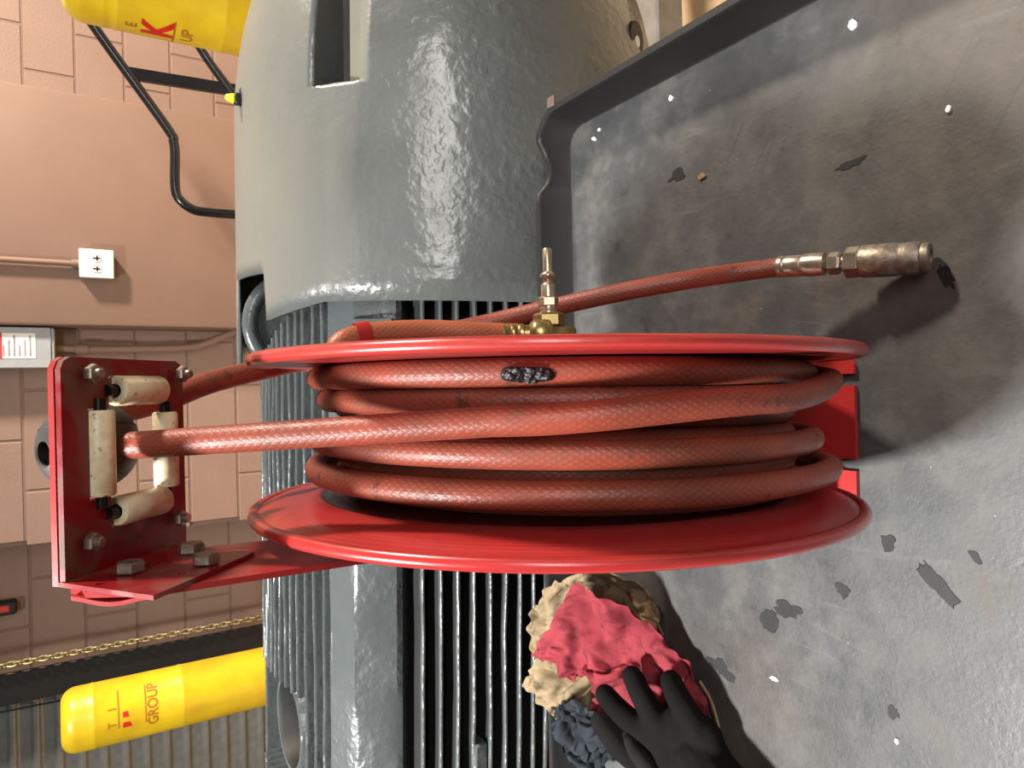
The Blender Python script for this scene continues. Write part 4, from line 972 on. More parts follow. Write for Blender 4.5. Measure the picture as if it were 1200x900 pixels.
# ------------------------------------------------------------------ rags and gloves
# each cloth is a square of 30 x 30 points: centre in metres, then x, y, z offsets in quarter millimetres
BEIGE = ((-0.282, 0.611, 0.028), [
215, 161, 128, 209, 184, 139, 185, 191, 128, 160, 199, 121, 155, 221, 128, 121, 215, 138, 125, 252, 128, 113, 268, 112, 95, 282, 128, 70, 291, 149, 57, 299, 128, 34, 300, 115, 16,
312, 128, -2, 320, 144, -24, 322, 128, -44, 314, 108, -64, 306, 128, -88, 289, 149, -104, 290, 128, -121, 276, 114, -143, 275, 128, -165, 274, 136, -177, 295, 126, -193, 309, 145,
-210, 323, 125, -236, 325, 118, -242, 350, 123, -247, 373, 110, -275, 378, 121, -291, 372, 145, 231, 143, 104, 220, 163, 129, 203, 177, 143, 187, 190, 125, 170, 205, 110, 147, 206,
128, 120, 214, 131, 110, 242, 125, 99, 260, 108, 82, 264, 130, 59, 273, 145, 40, 271, 125, 16, 280, 126, -2, 290, 143, -20, 293, 119, -43, 285, 106, -69, 282, 113, -96, 278, 114,
-101, 256, 130, -127, 254, 129, -142, 258, 105, -162, 253, 118, -181, 271, 124, -190, 283, 145, -201, 297, 123, -211, 323, 110, -232, 338, 101, -258, 343, 100, -281, 354, 106,
-298, 371, 119, 236, 123, 126, 223, 133, 108, 212, 150, 135, 191, 166, 140, 174, 177, 121, 157, 189, 105, 134, 205, 108, 111, 211, 118, 93, 230, 123, 79, 249, 100, 57, 262, 109,
46, 245, 138, 20, 254, 149, -5, 261, 146, -32, 269, 132, -47, 257, 112, -71, 253, 121, -82, 254, 97, -106, 239, 108, -131, 230, 116, -145, 238, 89, -168, 247, 94, -179, 242, 126,
-199, 248, 145, -218, 267, 144, -228, 293, 125, -243, 305, 105, -260, 316, 123, -284, 326, 136, -304, 346, 135, 271, 115, 106, 231, 113, 124, 212, 123, 108, 198, 136, 129, 180,
155, 140, 160, 174, 130, 142, 178, 105, 120, 196, 93, 101, 214, 101, 75, 221, 112, 65, 240, 84, 39, 236, 103, 18, 226, 138, 5, 246, 122, -23, 242, 123, -45, 227, 125, -71, 224,
115, -90, 227, 92, -117, 231, 85, -130, 209, 101, -157, 211, 96, -170, 227, 82, -183, 219, 115, -203, 223, 137, -223, 240, 140, -241, 263, 137, -251, 289, 133, -271, 294, 114,
-287, 316, 111, -311, 328, 116, 257, 85, 124, 267, 108, 96, 225, 101, 114, 198, 108, 107, 184, 128, 102, 163, 144, 128, 143, 163, 131, 121, 172, 110, 101, 185, 89, 79, 194, 100,
75, 215, 74, 46, 216, 74, 23, 206, 106, -1, 220, 99, -25, 232, 91, -44, 211, 100, -69, 202, 98, -97, 201, 85, -116, 210, 67, -135, 188, 85, -164, 184, 87, -168, 207, 67, -187, 207,
89, -207, 207, 112, -226, 231, 102, -243, 251, 107, -258, 263, 128, -281, 278, 132, -292, 288, 106, -310, 306, 96, 258, 64, 108, 245, 87, 121, 261, 95, 84, 221, 94, 92, 206, 121,
91, 192, 148, 91, 159, 142, 106, 134, 147, 109, 108, 159, 99, 83, 165, 95, 76, 179, 72, 54, 185, 92, 21, 175, 95, -3, 190, 87, -24, 212, 70, -48, 199, 73, -67, 180, 81, -90, 190,
61, -113, 190, 47, -137, 170, 67, -164, 168, 65, -174, 190, 44, -196, 206, 51, -211, 196, 80, -236, 212, 83, -262, 223, 92, -276, 230, 115, -295, 247, 125, -301, 276, 129, -325,
286, 114, 278, 48, 122, 249, 61, 119, 234, 80, 106, 252, 85, 71, 219, 95, 72, 199, 120, 76, 178, 140, 78, 151, 136, 84, 129, 152, 78, 102, 162, 72, 77, 150, 65, 60, 176, 63, 25,
159, 68, -3, 158, 70, -31, 174, 72, -48, 175, 49, -61, 153, 61, -94, 159, 56, -115, 164, 38, -143, 159, 43, -164, 173, 32, -188, 170, 40, -199, 195, 25, -219, 192, 52, -237, 187,
76, -262, 198, 90, -284, 207, 106, -295, 234, 93, -307, 260, 100, -338, 276, 136, 289, 29, 105, 274, 52, 107, 244, 54, 102, 229, 71, 83, 240, 82, 55, 218, 102, 54, 193, 120, 53,
166, 130, 60, 138, 127, 66, 118, 145, 55, 92, 151, 40, 65, 165, 36, 34, 172, 38, 5, 177, 44, -24, 175, 42, -34, 148, 35, -63, 146, 34, -93, 154, 29, -118, 140, 27, -144, 150, 13,
-167, 165, -3, -183, 152, 23, -201, 173, 14, -226, 183, 25, -246, 180, 52, -268, 195, 65, -290, 198, 82, -313, 218, 100, -317, 241, 76, -338, 244, 111, 299, 10, 120, 277, 28, 124,
267, 38, 98, 254, 61, 82, 234, 55, 55, 218, 75, 40, 200, 93, 54, 175, 104, 50, 151, 122, 41, 121, 115, 49, 87, 118, 42, 61, 133, 32, 34, 145, 25, 14, 168, 16, -15, 167, 13, -42,
163, 3, -72, 157, -5, -92, 136, 1, -119, 128, 1, -144, 140, -13, -170, 152, -27, -187, 140, -4, -207, 148, 16, -230, 165, 5, -254, 172, 27, -278, 185, 41, -298, 197, 56, -319, 188,
80, -338, 215, 77, -353, 230, 96, 306, -11, 131, 281, 3, 129, 260, 17, 111, 252, 35, 87, 259, 49, 56, 247, 77, 30, 219, 88, 25, 193, 101, 19, 166, 110, 13, 135, 99, 27, 103, 115,
17, 76, 129, 5, 48, 141, -2, 19, 150, -7, -9, 140, 1, -37, 136, -7, -67, 140, -27, -93, 126, -25, -117, 109, -18, -146, 116, -27, -171, 129, -41, -195, 129, -25, -206, 126, 3,
-233, 140, 2, -250, 148, 33, -269, 161, 52, -293, 174, 67, -329, 169, 61, -334, 182, 90, -350, 202, 106, 317, -27, 109, 288, -21, 128, 270, -6, 109, 251, 8, 88, 243, 30, 67, 246,
50, 26, 233, 71, 5, 208, 86, -2, 180, 98, -15, 141, 95, -2, 100, 87, 8, 76, 103, -7, 51, 118, -20, 26, 133, -41, -7, 133, -34, -31, 113, -23, -63, 116, -41, -92, 114, -50, -116,
94, -40, -139, 109, -51, -167, 100, -50, -185, 98, -28, -207, 102, -7, -226, 111, 19, -245, 122, 42, -270, 134, 55, -288, 150, 77, -319, 157, 83, -350, 161, 87, -347, 174, 118,
324, -40, 73, 301, -42, 111, 294, -16, 101, 274, -4, 75, 250, 4, 59, 240, 23, 31, 236, 43, -6, 215, 62, -19, 191, 79, -35, 157, 82, -32, 113, 73, -19, 89, 89, -36, 59, 98, -44, 31,
113, -66, 0, 117, -72, -31, 114, -67, -62, 113, -81, -91, 107, -82, -119, 96, -76, -131, 74, -58, -163, 73, -53, -167, 82, -22, -186, 90, 2, -204, 102, 30, -221, 118, 62, -257,
122, 73, -291, 125, 73, -313, 137, 98, -343, 137, 87, -362, 160, 100, 335, -65, 98, 308, -42, 73, 281, -40, 94, 290, -25, 65, 273, -14, 32, 247, -2, 20, 231, 15, -2, 218, 35, -27,
199, 55, -49, 170, 65, -56, 124, 56, -43, 97, 70, -58, 66, 77, -65, 33, 82, -68, -1, 88, -69, -27, 89, -83, -57, 86, -89, -87, 80, -90, -116, 76, -93, -148, 69, -81, -148, 50, -52,
-173, 58, -31, -198, 70, -14, -206, 74, 20, -218, 92, 63, -249, 97, 76, -283, 102, 83, -308, 112, 109, -341, 115, 100, -359, 135, 119, 354, -77, 87, 326, -72, 76, 294, -62, 69,
271, -43, 63, 286, -37, 21, 269, -25, -10, 242, -10, -16, 223, 8, -32, 199, 24, -45, 177, 39, -64, 139, 42, -68, 107, 48, -76, 74, 57, -84, 41, 61, -87, 4, 64, -85, -22, 67, -67,
-53, 68, -62, -83, 66, -62, -111, 58, -71, -140, 48, -93, -153, 35, -68, -176, 43, -46, -200, 53, -25, -219, 62, -3, -230, 77, 33, -253, 87, 52, -283, 102, 56, -304, 96, 87, -333,
93, 105, -367, 120, 91, 350, -103, 86, 344, -84, 63, 322, -68, 47, 291, -71, 48, 271, -56, 31, 273, -53, -19, 259, -36, -40, 231, -18, -43, 209, 1, -56, 175, 8, -56, 140, 15, -57,
116, 23, -82, 84, 30, -89, 53, 43, -70, 11, 40, -74, -18, 37, -85, -40, 46, -56, -72, 51, -45, -99, 43, -55, -125, 34, -76, -153, 23, -91, -177, 38, -72, -199, 47, -50, -222, 58,
-28, -239, 70, -4, -255, 85, 18, -279, 99, 29, -303, 111, 45, -321, 90, 82, -359, 103, 78, 328, -118, 87, 322, -89, 74, 315, -94, 35, 301, -80, 6, 268, -83, 20, 254, -69, -4, 248,
-59, -34, 221, -43, -48, 209, -23, -68, 179, -11, -73, 139, -14, -52, 111, -3, -68, 81, 5, -78, 59, 22, -55, 17, 16, -67, -13, 8, -96, -40, 17, -81, -64, 26, -44, -82, 29, -67,
-107, 24, -84, -138, 10, -85, -166, 13, -76, -194, 29, -62, -216, 37, -37, -236, 49, -17, -258, 59, 4, -274, 65, 34, -302, 76, 34, -327, 107, 37, -347, 91, 64, 348, -140, 64, 317,
-116, 65, 297, -110, 39, 294, -108, -3, 274, -85, -14, 242, -91, 2, 224, -72, -13, 202, -48, -21, 191, -41, -49, 180, -37, -81, 143, -27, -79, 110, -29, -79, 80, -21, -73, 59, -5,
-51, 19, -12, -66, -10, -15, -88, -38, -9, -87, -50, 4, -47, -70, 8, -67, -94, 0, -88, -118, 5, -75, -146, 2, -67, -177, 14, -57, -204, 19, -44, -224, 30, -19, -238, 48, 5, -266,
42, 32, -302, 44, 37, -327, 61, 42, -318, 105, 52, 357, -158, 38, 332, -139, 33, 308, -129, 20, 279, -129, -2, 275, -116, -27, 245, -90, -29, 214, -95, -16, 192, -73, -17, 189,
-67, -46, 178, -63, -78, 148, -49, -64, 115, -55, -65, 84, -52, -62, 54, -37, -54, 23, -38, -77, -8, -39, -80, -34, -33, -88, -51, -20, -55, -77, -4, -49, -88, -17, -77, -117, -16,
-83, -130, -10, -57, -149, 14, -51, -182, 25, -41, -209, 15, -23, -220, 35, 1, -251, 32, 19, -294, 20, 33, -325, 30, 27, -327, 62, 38, 346, -177, 42, 331, -168, 19, 304, -157, 18,
290, -150, -12, 275, -147, -39, 250, -127, -47, 225, -108, -55, 195, -98, -52, 166, -84, -40, 168, -89, -72, 146, -80, -93, 115, -77, -92, 84, -79, -91, 56, -69, -69, 26, -65, -79,
-1, -61, -90, -30, -62, -86, -57, -47, -79, -75, -32, -50, -100, -26, -60, -110, -37, -87, -137, -32, -73, -148, -9, -51, -159, 20, -33, -187, 23, -21, -212, 14, 4, -243, 24, 0,
-275, 8, 24, -315, 10, 17, -330, 37, 5, 344, -200, 40, 326, -190, 19, 301, -181, 20, 277, -168, -1, 266, -172, -36, 250, -166, -57, 223, -154, -59, 200, -142, -74, 173, -126, -53,
148, -115, -63, 129, -128, -96, 114, -115, -72, 85, -118, -84, 57, -106, -95, 28, -97, -93, 1, -92, -90, -25, -91, -73, -42, -87, -95, -68, -66, -78, -94, -56, -73, -122, -57, -72,
-141, -52, -95, -160, -32, -77, -168, -1, -51, -171, 12, -21, -199, 2, -2, -234, 4, -10, -257, 0, 13, -299, -1, 4, -307, 32, 11, 340, -213, 20, 312, -209, 21, 292, -199, 3, 280,
-183, -30, 251, -196, -27, 246, -196, -57, 223, -190, -70, 201, -178, -83, 179, -157, -88, 151, -151, -91, 121, -161, -93, 98, -146, -81, 80, -138, -59, 52, -130, -74, 28, -130,
-91, 1, -125, -89, -18, -116, -72, -39, -115, -90, -64, -106, -96, -88, -92, -81, -114, -88, -89, -141, -82, -95, -164, -64, -93, -176, -34, -70, -165, -9, -36, -182, -10, -12,
-221, -16, -16, -246, -16, 3, -278, -6, -8, -291, 15, 13, 318, -231, 20, 317, -219, -5, 294, -213, -32, 264, -206, -53, 258, -221, -29, 232, -211, -39, 210, -201, -52, 188, -195,
-68, 177, -192, -94, 154, -191, -78, 127, -186, -66, 97, -188, -67, 74, -180, -83, 53, -173, -58, 26, -164, -70, 5, -158, -84, -14, -143, -69, -38, -132, -74, -58, -129, -94, -81,
-118, -84, -106, -110, -91, -136, -108, -82, -160, -95, -90, -180, -70, -86, -174, -41, -53, -186, -15, -35, -203, -32, -10, -237, -27, -19, -268, -28, -8, -285, -3, -5, 326, -248,
-1, 305, -240, -18, 283, -234, -43, 263, -226, -65, 252, -240, -40, 224, -235, -38, 200, -224, -43, 192, -221, -71, 171, -218, -91, 143, -213, -93, 119, -216, -74, 98, -209, -96,
70, -211, -93, 58, -209, -66, 37, -200, -82, 11, -195, -77, -10, -176, -83, -35, -161, -74, -56, -149, -82, -80, -140, -92, -97, -126, -78, -126, -124, -93, -155, -123, -79, -175,
-100, -85, -190, -73, -72, -188, -46, -45, -210, -30, -35, -225, -47, -11, -252, -38, -27, -278, -14, -26, 325, -264, -19, 303, -258, -33, 284, -255, -53, 265, -251, -73, 243,
-258, -56, 220, -248, -58, 200, -250, -42, 179, -238, -56, 157, -226, -68, 143, -242, -84, 116, -239, -95, 103, -222, -71, 76, -229, -70, 50, -237, -67, 27, -222, -71, 16, -215,
-93, -6, -204, -96, -29, -193, -83, -50, -174, -90, -68, -156, -79, -93, -148, -77, -117, -134, -75, -149, -138, -96, -171, -133, -81, -184, -103, -71, -202, -77, -62, -209, -44,
-56, -224, -48, -35, -240, -57, -13, -263, -38, -20, 313, -283, -23, 293, -276, -35, 286, -276, -64, 267, -273, -82, 235, -270, -81, 228, -269, -50, 208, -262, -60, 184, -256, -74,
165, -250, -57, 139, -251, -54, 120, -261, -78, 90, -243, -67, 83, -244, -94, 55, -244, -94, 33, -247, -78, 11, -234, -73, -4, -229, -94, -26, -217, -96, -47, -202, -94, -68, -179,
-84, -79, -159, -60, -103, -149, -65, -133, -151, -91, -166, -154, -99, -181, -130, -96, -192, -101, -86, -207, -71, -79, -225, -56, -61, -233, -65, -35, -249, -61, -14, 305, -299,
-31, 286, -295, -43, 269, -292, -54, 260, -295, -83, 260, -273, -67, 221, -280, -76, 199, -293, -61, 181, -274, -52, 160, -269, -71, 142, -277, -51, 113, -266, -51, 93, -266, -75,
68, -252, -69, 57, -270, -87, 31, -267, -95, 18, -257, -72, -4, -251, -81, -24, -236, -83, -45, -222, -86, -65, -205, -88, -84, -179, -74, -93, -162, -49, -111, -162, -79, -151,
-166, -94, -174, -152, -84, -194, -131, -88, -207, -106, -88, -222, -81, -80, -237, -72, -58, -241, -73, -35, 286, -298, -46, 256, -308, -47, 237, -302, -60, 253, -285, -60, 222,
-294, -62, 198, -303, -87, 178, -297, -72, 165, -287, -50, 148, -285, -73, 125, -275, -69, 102, -285, -55, 81, -269, -57, 54, -260, -56, 39, -272, -76, 25, -286, -96, 10, -272,
-82, -6, -264, -65, -25, -247, -68, -43, -233, -69, -59, -214, -71, -84, -203, -78, -92, -180, -53, -113, -163, -57, -136, -179, -85, -156, -158, -76, -175, -142, -69, -200, -130,
-70, -222, -117, -80, -216, -97, -63, -223, -73, -53, 270, -314, -64, 241, -314, -69, 245, -295, -86, 221, -307, -62, 191, -322, -70, 177, -308, -95, 160, -292, -80, 154, -304,
-52, 131, -294, -55, 112, -292, -74, 92, -286, -74, 71, -287, -59, 47, -278, -54, 22, -283, -66, 9, -296, -85, 1, -275, -98, -14, -274, -79, -33, -265, -68, -50, -250, -66, -62,
-232, -75, -76, -217, -65, -97, -203, -64, -113, -183, -50, -117, -182, -81, -147, -180, -69, -164, -160, -63, -188, -150, -70, -210, -144, -74, -225, -133, -63, -219, -109, -49,
249, -301, -69, 241, -308, -93, 217, -306, -77, 200, -334, -90, 177, -325, -95, 159, -303, -96, 156, -312, -73, 138, -302, -75, 116, -309, -73, 94, -308, -67, 79, -296, -85, 59,
-298, -80, 39, -304, -69, 15, -305, -72, -5, -301, -72, -9, -293, -95, -24, -278, -96, -39, -263, -88, -57, -266, -75, -67, -245, -64, -81, -232, -76, -91, -224, -61, -114, -210,
-56, -107, -195, -73, -134, -192, -67, -156, -179, -56, -178, -170, -60, -192, -162, -81, -207, -156, -63, -224, -147, -54, 239, -302, -93, 214, -305, -81, 191, -333, -96, 181,
-311, -84, 161, -318, -102, 147, -317, -87, 130, -322, -70, 113, -319, -88, 98, -309, -97, 79, -318, -88, 62, -318, -76, 45, -317, -88, 29, -325, -80, 11, -315, -88, -10, -319,
-74, -19, -302, -86, -22, -284, -81, -44, -280, -83, -52, -263, -94, -70, -257, -80, -82, -245, -64, -95, -235, -77, -102, -216, -75, -121, -212, -74, -128, -197, -86, -146, -190,
-70, -165, -186, -56, -172, -167, -67, -193, -167, -82, -197, -144, -64])
PINK = ((-0.286, 0.56, 0.038), [
320, 101, 128, 312, 119, 121, 293, 125, 128, 281, 139, 118, 265, 149, 128, 245, 152, 128, 238, 173, 128, 216, 181, 109, 210, 196, 127, 191, 202, 140, 181, 219, 125, 174, 238, 116,
153, 242, 124, 134, 247, 130, 125, 265, 122, 114, 280, 110, 97, 288, 120, 77, 289, 107, 69, 311, 120, 50, 323, 142, 41, 334, 120, 20, 337, 117, 13, 358, 120, -6, 362, 128, -15,
381, 120, -45, 372, 114, -43, 405, 120, -56, 416, 107, -70, 428, 120, -82, 454, 111, 334, 65, 100, 318, 89, 101, 299, 95, 116, 283, 107, 114, 268, 122, 109, 262, 141, 102, 242,
149, 106, 226, 149, 122, 203, 161, 122, 196, 180, 117, 172, 189, 116, 163, 208, 110, 160, 230, 97, 144, 228, 110, 126, 234, 121, 116, 249, 108, 101, 264, 105, 85, 266, 121, 68,
283, 126, 50, 297, 125, 41, 309, 142, 45, 329, 127, 32, 345, 130, 17, 354, 141, -1, 365, 138, -26, 374, 140, -29, 387, 104, -63, 391, 109, -72, 404, 99, -81, 418, 119, 316, 45,
119, 318, 53, 99, 307, 68, 86, 289, 80, 90, 274, 96, 88, 268, 116, 82, 249, 121, 92, 229, 126, 100, 217, 143, 97, 202, 160, 95, 186, 174, 92, 168, 184, 92, 154, 202, 87, 143, 222,
80, 127, 222, 94, 113, 219, 111, 101, 236, 99, 86, 251, 93, 68, 256, 114, 50, 269, 127, 33, 281, 129, 30, 298, 111, 21, 316, 107, 11, 322, 127, -4, 334, 135, -22, 344, 135, -18,
359, 110, -49, 365, 98, -72, 377, 97, -84, 393, 103, 314, 19, 99, 291, 35, 109, 297, 38, 87, 293, 53, 71, 281, 70, 66, 268, 87, 63, 255, 104, 59, 236, 114, 65, 216, 119, 75, 199,
132, 81, 191, 151, 74, 180, 168, 69, 165, 184, 65, 150, 200, 62, 133, 200, 76, 117, 200, 89, 99, 205, 99, 88, 223, 88, 70, 236, 89, 54, 248, 100, 36, 261, 111, 17, 272, 110, 16,
286, 88, 2, 301, 92, -8, 317, 99, -20, 331, 100, -36, 344, 101, -44, 351, 121, -66, 353, 106, -73, 374, 116, 313, -12, 110, 299, -1, 98, 277, 14, 97, 275, 26, 78, 273, 39, 61, 262,
56, 55, 251, 74, 47, 240, 92, 34, 224, 106, 34, 202, 110, 52, 182, 122, 64, 171, 140, 65, 163, 157, 53, 147, 173, 50, 133, 189, 48, 117, 198, 59, 101, 194, 72, 85, 194, 85, 74,
208, 98, 58, 221, 105, 40, 233, 111, 24, 246, 111, 18, 258, 92, -1, 273, 95, -5, 291, 113, -20, 304, 116, -37, 317, 112, -54, 330, 111, -61, 340, 130, -82, 350, 120, 293, -51, 121,
284, -31, 118, 284, -16, 97, 275, -6, 80, 258, 6, 65, 244, 23, 64, 238, 44, 69, 229, 59, 49, 220, 76, 27, 206, 92, 22, 188, 105, 30, 173, 119, 35, 155, 128, 42, 143, 144, 42, 128,
160, 44, 114, 176, 37, 97, 191, 38, 81, 201, 49, 67, 201, 68, 57, 196, 95, 44, 205, 115, 27, 217, 114, 23, 231, 96, 6, 243, 94, 2, 260, 111, -15, 278, 116, -30, 294, 101, -49, 303,
106, -54, 315, 126, -65, 330, 114, 301, -63, 94, 283, -60, 109, 270, -46, 95, 259, -32, 83, 244, -15, 79, 233, 4, 85, 220, 23, 87, 210, 39, 67, 203, 53, 36, 195, 66, 18, 182, 82,
12, 167, 97, 12, 152, 111, 10, 138, 126, 17, 124, 140, 25, 109, 150, 38, 94, 164, 38, 78, 180, 33, 61, 192, 40, 50, 192, 62, 39, 190, 88, 29, 190, 108, 25, 206, 94, 8, 218, 95, 5,
232, 111, -6, 247, 120, -23, 264, 106, -43, 280, 99, -48, 291, 120, -58, 306, 127, 289, -72, 63, 274, -60, 74, 255, -72, 92, 240, -50, 93, 226, -32, 93, 212, -13, 94, 201, 3, 84,
196, 17, 55, 192, 29, 27, 180, 43, 14, 167, 59, 8, 154, 74, 1, 140, 87, 7, 126, 101, 15, 112, 116, 14, 99, 126, 29, 86, 139, 45, 73, 153, 54, 58, 160, 38, 42, 175, 44, 29, 180, 60,
18, 177, 77, 4, 175, 90, 1, 188, 104, -2, 207, 115, -10, 224, 122, -21, 238, 110, -38, 255, 99, -53, 269, 113, -61, 287, 111, 275, -103, 64, 259, -93, 52, 249, -65, 53, 223, -72,
81, 205, -51, 89, 194, -34, 80, 187, -19, 61, 185, -7, 38, 172, 7, 27, 158, 23, 29, 146, 39, 19, 135, 53, -2, 121, 69, -9, 108, 84, -4, 94, 94, 9, 81, 105, 24, 66, 117, 50, 58,
129, 69, 41, 141, 56, 27, 150, 39, 13, 164, 43, 1, 180, 53, -9, 196, 66, -21, 202, 79, -31, 191, 97, -34, 205, 116, -42, 222, 111, -53, 236, 96, -59, 255, 92, -68, 271, 92, 275,
-132, 28, 268, -117, 14, 256, -84, 18, 224, -80, 42, 201, -72, 53, 182, -60, 46, 181, -44, 29, 165, -30, 32, 151, -12, 34, 136, 5, 33, 124, 21, 22, 114, 33, 0, 100, 49, -10, 88,
65, -6, 87, 68, 17, 72, 80, 41, 58, 93, 66, 43, 104, 76, 24, 121, 68, 10, 130, 52, -3, 139, 39, -15, 156, 53, -25, 183, 47, -39, 198, 55, -46, 206, 74, -56, 205, 91, -62, 203, 111,
-70, 222, 115, -81, 237, 110, -89, 252, 105, 247, -141, 32, 238, -130, 11, 243, -112, -9, 231, -82, -7, 211, -69, -1, 188, -70, 2, 165, -62, 5, 148, -45, 11, 133, -29, 10, 119,
-12, -6, 111, 6, -18, 92, 12, -12, 80, 28, -7, 68, 46, -4, 64, 67, 0, 52, 67, 23, 39, 73, 42, 31, 92, 42, 17, 92, 57, -1, 103, 54, -15, 118, 39, -28, 136, 42, -39, 159, 38, -52,
175, 54, -60, 192, 51, -67, 185, 71, -77, 190, 91, -87, 206, 108, -100, 220, 122, -111, 236, 120, 230, -159, 19, 215, -144, 3, 212, -136, -19, 211, -126, -39, 200, -101, -43, 187,
-72, -38, 172, -52, -32, 155, -37, -32, 135, -29, -43, 112, -22, -57, 97, -9, -58, 85, 9, -49, 72, 25, -41, 59, 42, -34, 45, 56, -22, 29, 61, -10, 11, 66, -1, -5, 76, 11, -14, 74,
31, -17, 67, 57, -28, 105, 62, -42, 113, 38, -51, 131, 38, -68, 147, 33, -80, 168, 37, -82, 190, 45, -82, 198, 63, -89, 213, 79, -102, 228, 93, -117, 218, 99, 217, -169, -8, 196,
-162, -6, 184, -148, -23, 187, -152, -47, 178, -124, -53, 167, -93, -54, 151, -79, -57, 131, -68, -61, 109, -60, -63, 88, -51, -63, 76, -33, -64, 63, -17, -64, 48, -2, -63, 34, 13,
-59, 21, 29, -51, 7, 36, -37, -9, 40, -24, -23, 50, -12, -35, 55, 7, -29, 44, 37, -33, 67, 64, -40, 107, 68, -59, 117, 60, -69, 133, 65, -92, 135, 54, -99, 160, 46, -100, 186, 64,
-96, 182, 82, -111, 198, 94, -93, 200, 89, 211, -172, -42, 191, -167, -37, 172, -175, -27, 166, -154, -34, 156, -136, -53, 150, -112, -43, 132, -103, -53, 114, -93, -61, 97, -83,
-53, 75, -74, -52, 61, -60, -52, 50, -43, -58, 38, -29, -65, 21, -19, -69, 8, -3, -66, -4, 15, -64, -15, 23, -46, -29, 33, -30, -35, 50, -18, -41, 37, 6, -39, 43, 37, -28, 71, 52,
-43, 100, 54, -72, 111, 60, -72, 121, 74, -88, 133, 78, -82, 159, 60, -102, 171, 65, -113, 178, 79, -111, 183, 94, 182, -198, -41, 178, -197, -61, 162, -183, -58, 146, -167, -53,
134, -153, -39, 124, -135, -49, 113, -119, -40, 103, -114, -58, 89, -101, -67, 70, -88, -75, 52, -78, -77, 38, -70, -63, 28, -50, -64, 19, -35, -56, 1, -28, -57, -7, -11, -50, -21,
1, -65, -35, 19, -54, -45, 34, -36, -51, 47, -18, -56, 53, 3, -38, 57, 23, -29, 79, 39, -50, 103, 43, -69, 102, 69, -70, 111, 88, -66, 135, 87, -67, 158, 78, -99, 153, 76, -115,
162, 78, 166, -230, -52, 153, -215, -61, 148, -197, -39, 131, -186, -47, 116, -172, -49, 110, -155, -37, 96, -140, -41, 82, -127, -47, 70, -116, -58, 62, -110, -79, 47, -99, -85,
33, -84, -82, 16, -65, -74, 9, -54, -59, 7, -41, -41, -10, -30, -43, -18, -24, -63, -29, -8, -56, -28, 10, -43, -44, 25, -28, -61, 36, -14, -68, 48, 3, -57, 63, 21, -41, 73, 46,
-59, 94, 38, -65, 94, 73, -58, 106, 88, -48, 129, 91, -55, 149, 87, -83, 148, 92, 142, -228, -69, 146, -234, -38, 125, -215, -24, 111, -198, -21, 96, -183, -25, 89, -170, -38, 86,
-159, -53, 74, -148, -63, 60, -137, -70, 47, -124, -67, 49, -107, -59, 41, -91, -59, 19, -86, -71, 2, -77, -59, 8, -68, -43, -7, -51, -37, -19, -42, -57, -32, -29, -56, -20, -14,
-46, -19, 5, -31, -30, 21, -19, -59, 23, -11, -69, 34, 6, -57, 50, 25, -48, 59, 54, -62, 82, 36, -49, 90, 65, -38, 103, 83, -44, 123, 74, -48, 140, 68, 118, -241, -68, 129, -253,
-47, 111, -231, -40, 105, -208, -45, 84, -202, -41, 89, -189, -57, 77, -181, -66, 62, -170, -65, 48, -158, -64, 39, -142, -48, 32, -126, -40, 21, -112, -43, 15, -111, -61, 2, -99,
-65, 6, -93, -48, 2, -80, -31, -14, -65, -47, -31, -50, -55, -35, -36, -43, -20, -23, -33, -18, -6, -22, -29, 8, -16, -44, 20, -6, -56, 25, 16, -58, 41, 34, -56, 53, 56, -70, 73,
39, -52, 77, 69, -48, 95, 90, -54, 114, 89, 116, -271, -89, 119, -256, -79, 103, -251, -64, 110, -227, -70, 97, -227, -53, 78, -221, -56, 67, -212, -66, 54, -199, -64, 42, -184,
-58, 30, -163, -64, 22, -154, -40, 10, -139, -26, 0, -126, -33, -8, -122, -50, -16, -105, -55, -9, -103, -37, -13, -89, -26, -26, -76, -49, -32, -56, -33, -35, -42, -26, -38, -24,
-27, -34, -7, -35, -32, -3, -16, -40, 12, -1, -49, 20, 22, -69, 37, 33, -69, 50, 55, -78, 75, 44, -63, 79, 69, -47, 93, 92, 84, -284, -79, 85, -267, -91, 93, -259, -108, 75, -245,
-100, 69, -241, -79, 66, -256, -63, 52, -248, -57, 40, -229, -59, 32, -210, -71, 21, -188, -78, 11, -177, -56, 2, -165, -35, -9, -149, -18, -17, -132, -21, -23, -129, -41, -36,
-109, -43, -36, -104, -26, -42, -88, -31, -50, -71, -44, -57, -53, -36, -56, -37, -42, -49, -24, -54, -52, -6, -49, -53, -18, -31, -60, -8, -10, -74, 5, 13, -84, 23, 34, -89, 45,
56, -94, 77, 55, -70, 90, 70, 98, -321, -104, 87, -312, -88, 81, -307, -110, 66, -294, -122, 50, -278, -125, 42, -276, -104, 34, -260, -94, 25, -267, -70, 10, -239, -64, 5, -216,
-83, 0, -194, -89, -10, -179, -77, -19, -164, -58, -30, -159, -35, -42, -145, -29, -32, -135, -52, -49, -118, -50, -60, -104, -41, -67, -87, -39, -71, -68, -51, -71, -51, -58, -60,
-38, -71, -57, -18, -72, -70, -16, -57, -67, -3, -44, -70, 12, -24, -78, 25, -2, -89, 40, 19, -105, 45, 44, -99, 67, 69, 68, -333, -93, 55, -319, -100, 45, -304, -113, 35, -299,
-135, 18, -287, -127, 11, -266, -112, 9, -279, -88, 0, -254, -86, -19, -239, -75, -28, -220, -76, -32, -218, -97, -42, -204, -105, -44, -178, -95, -51, -158, -70, -62, -143, -65,
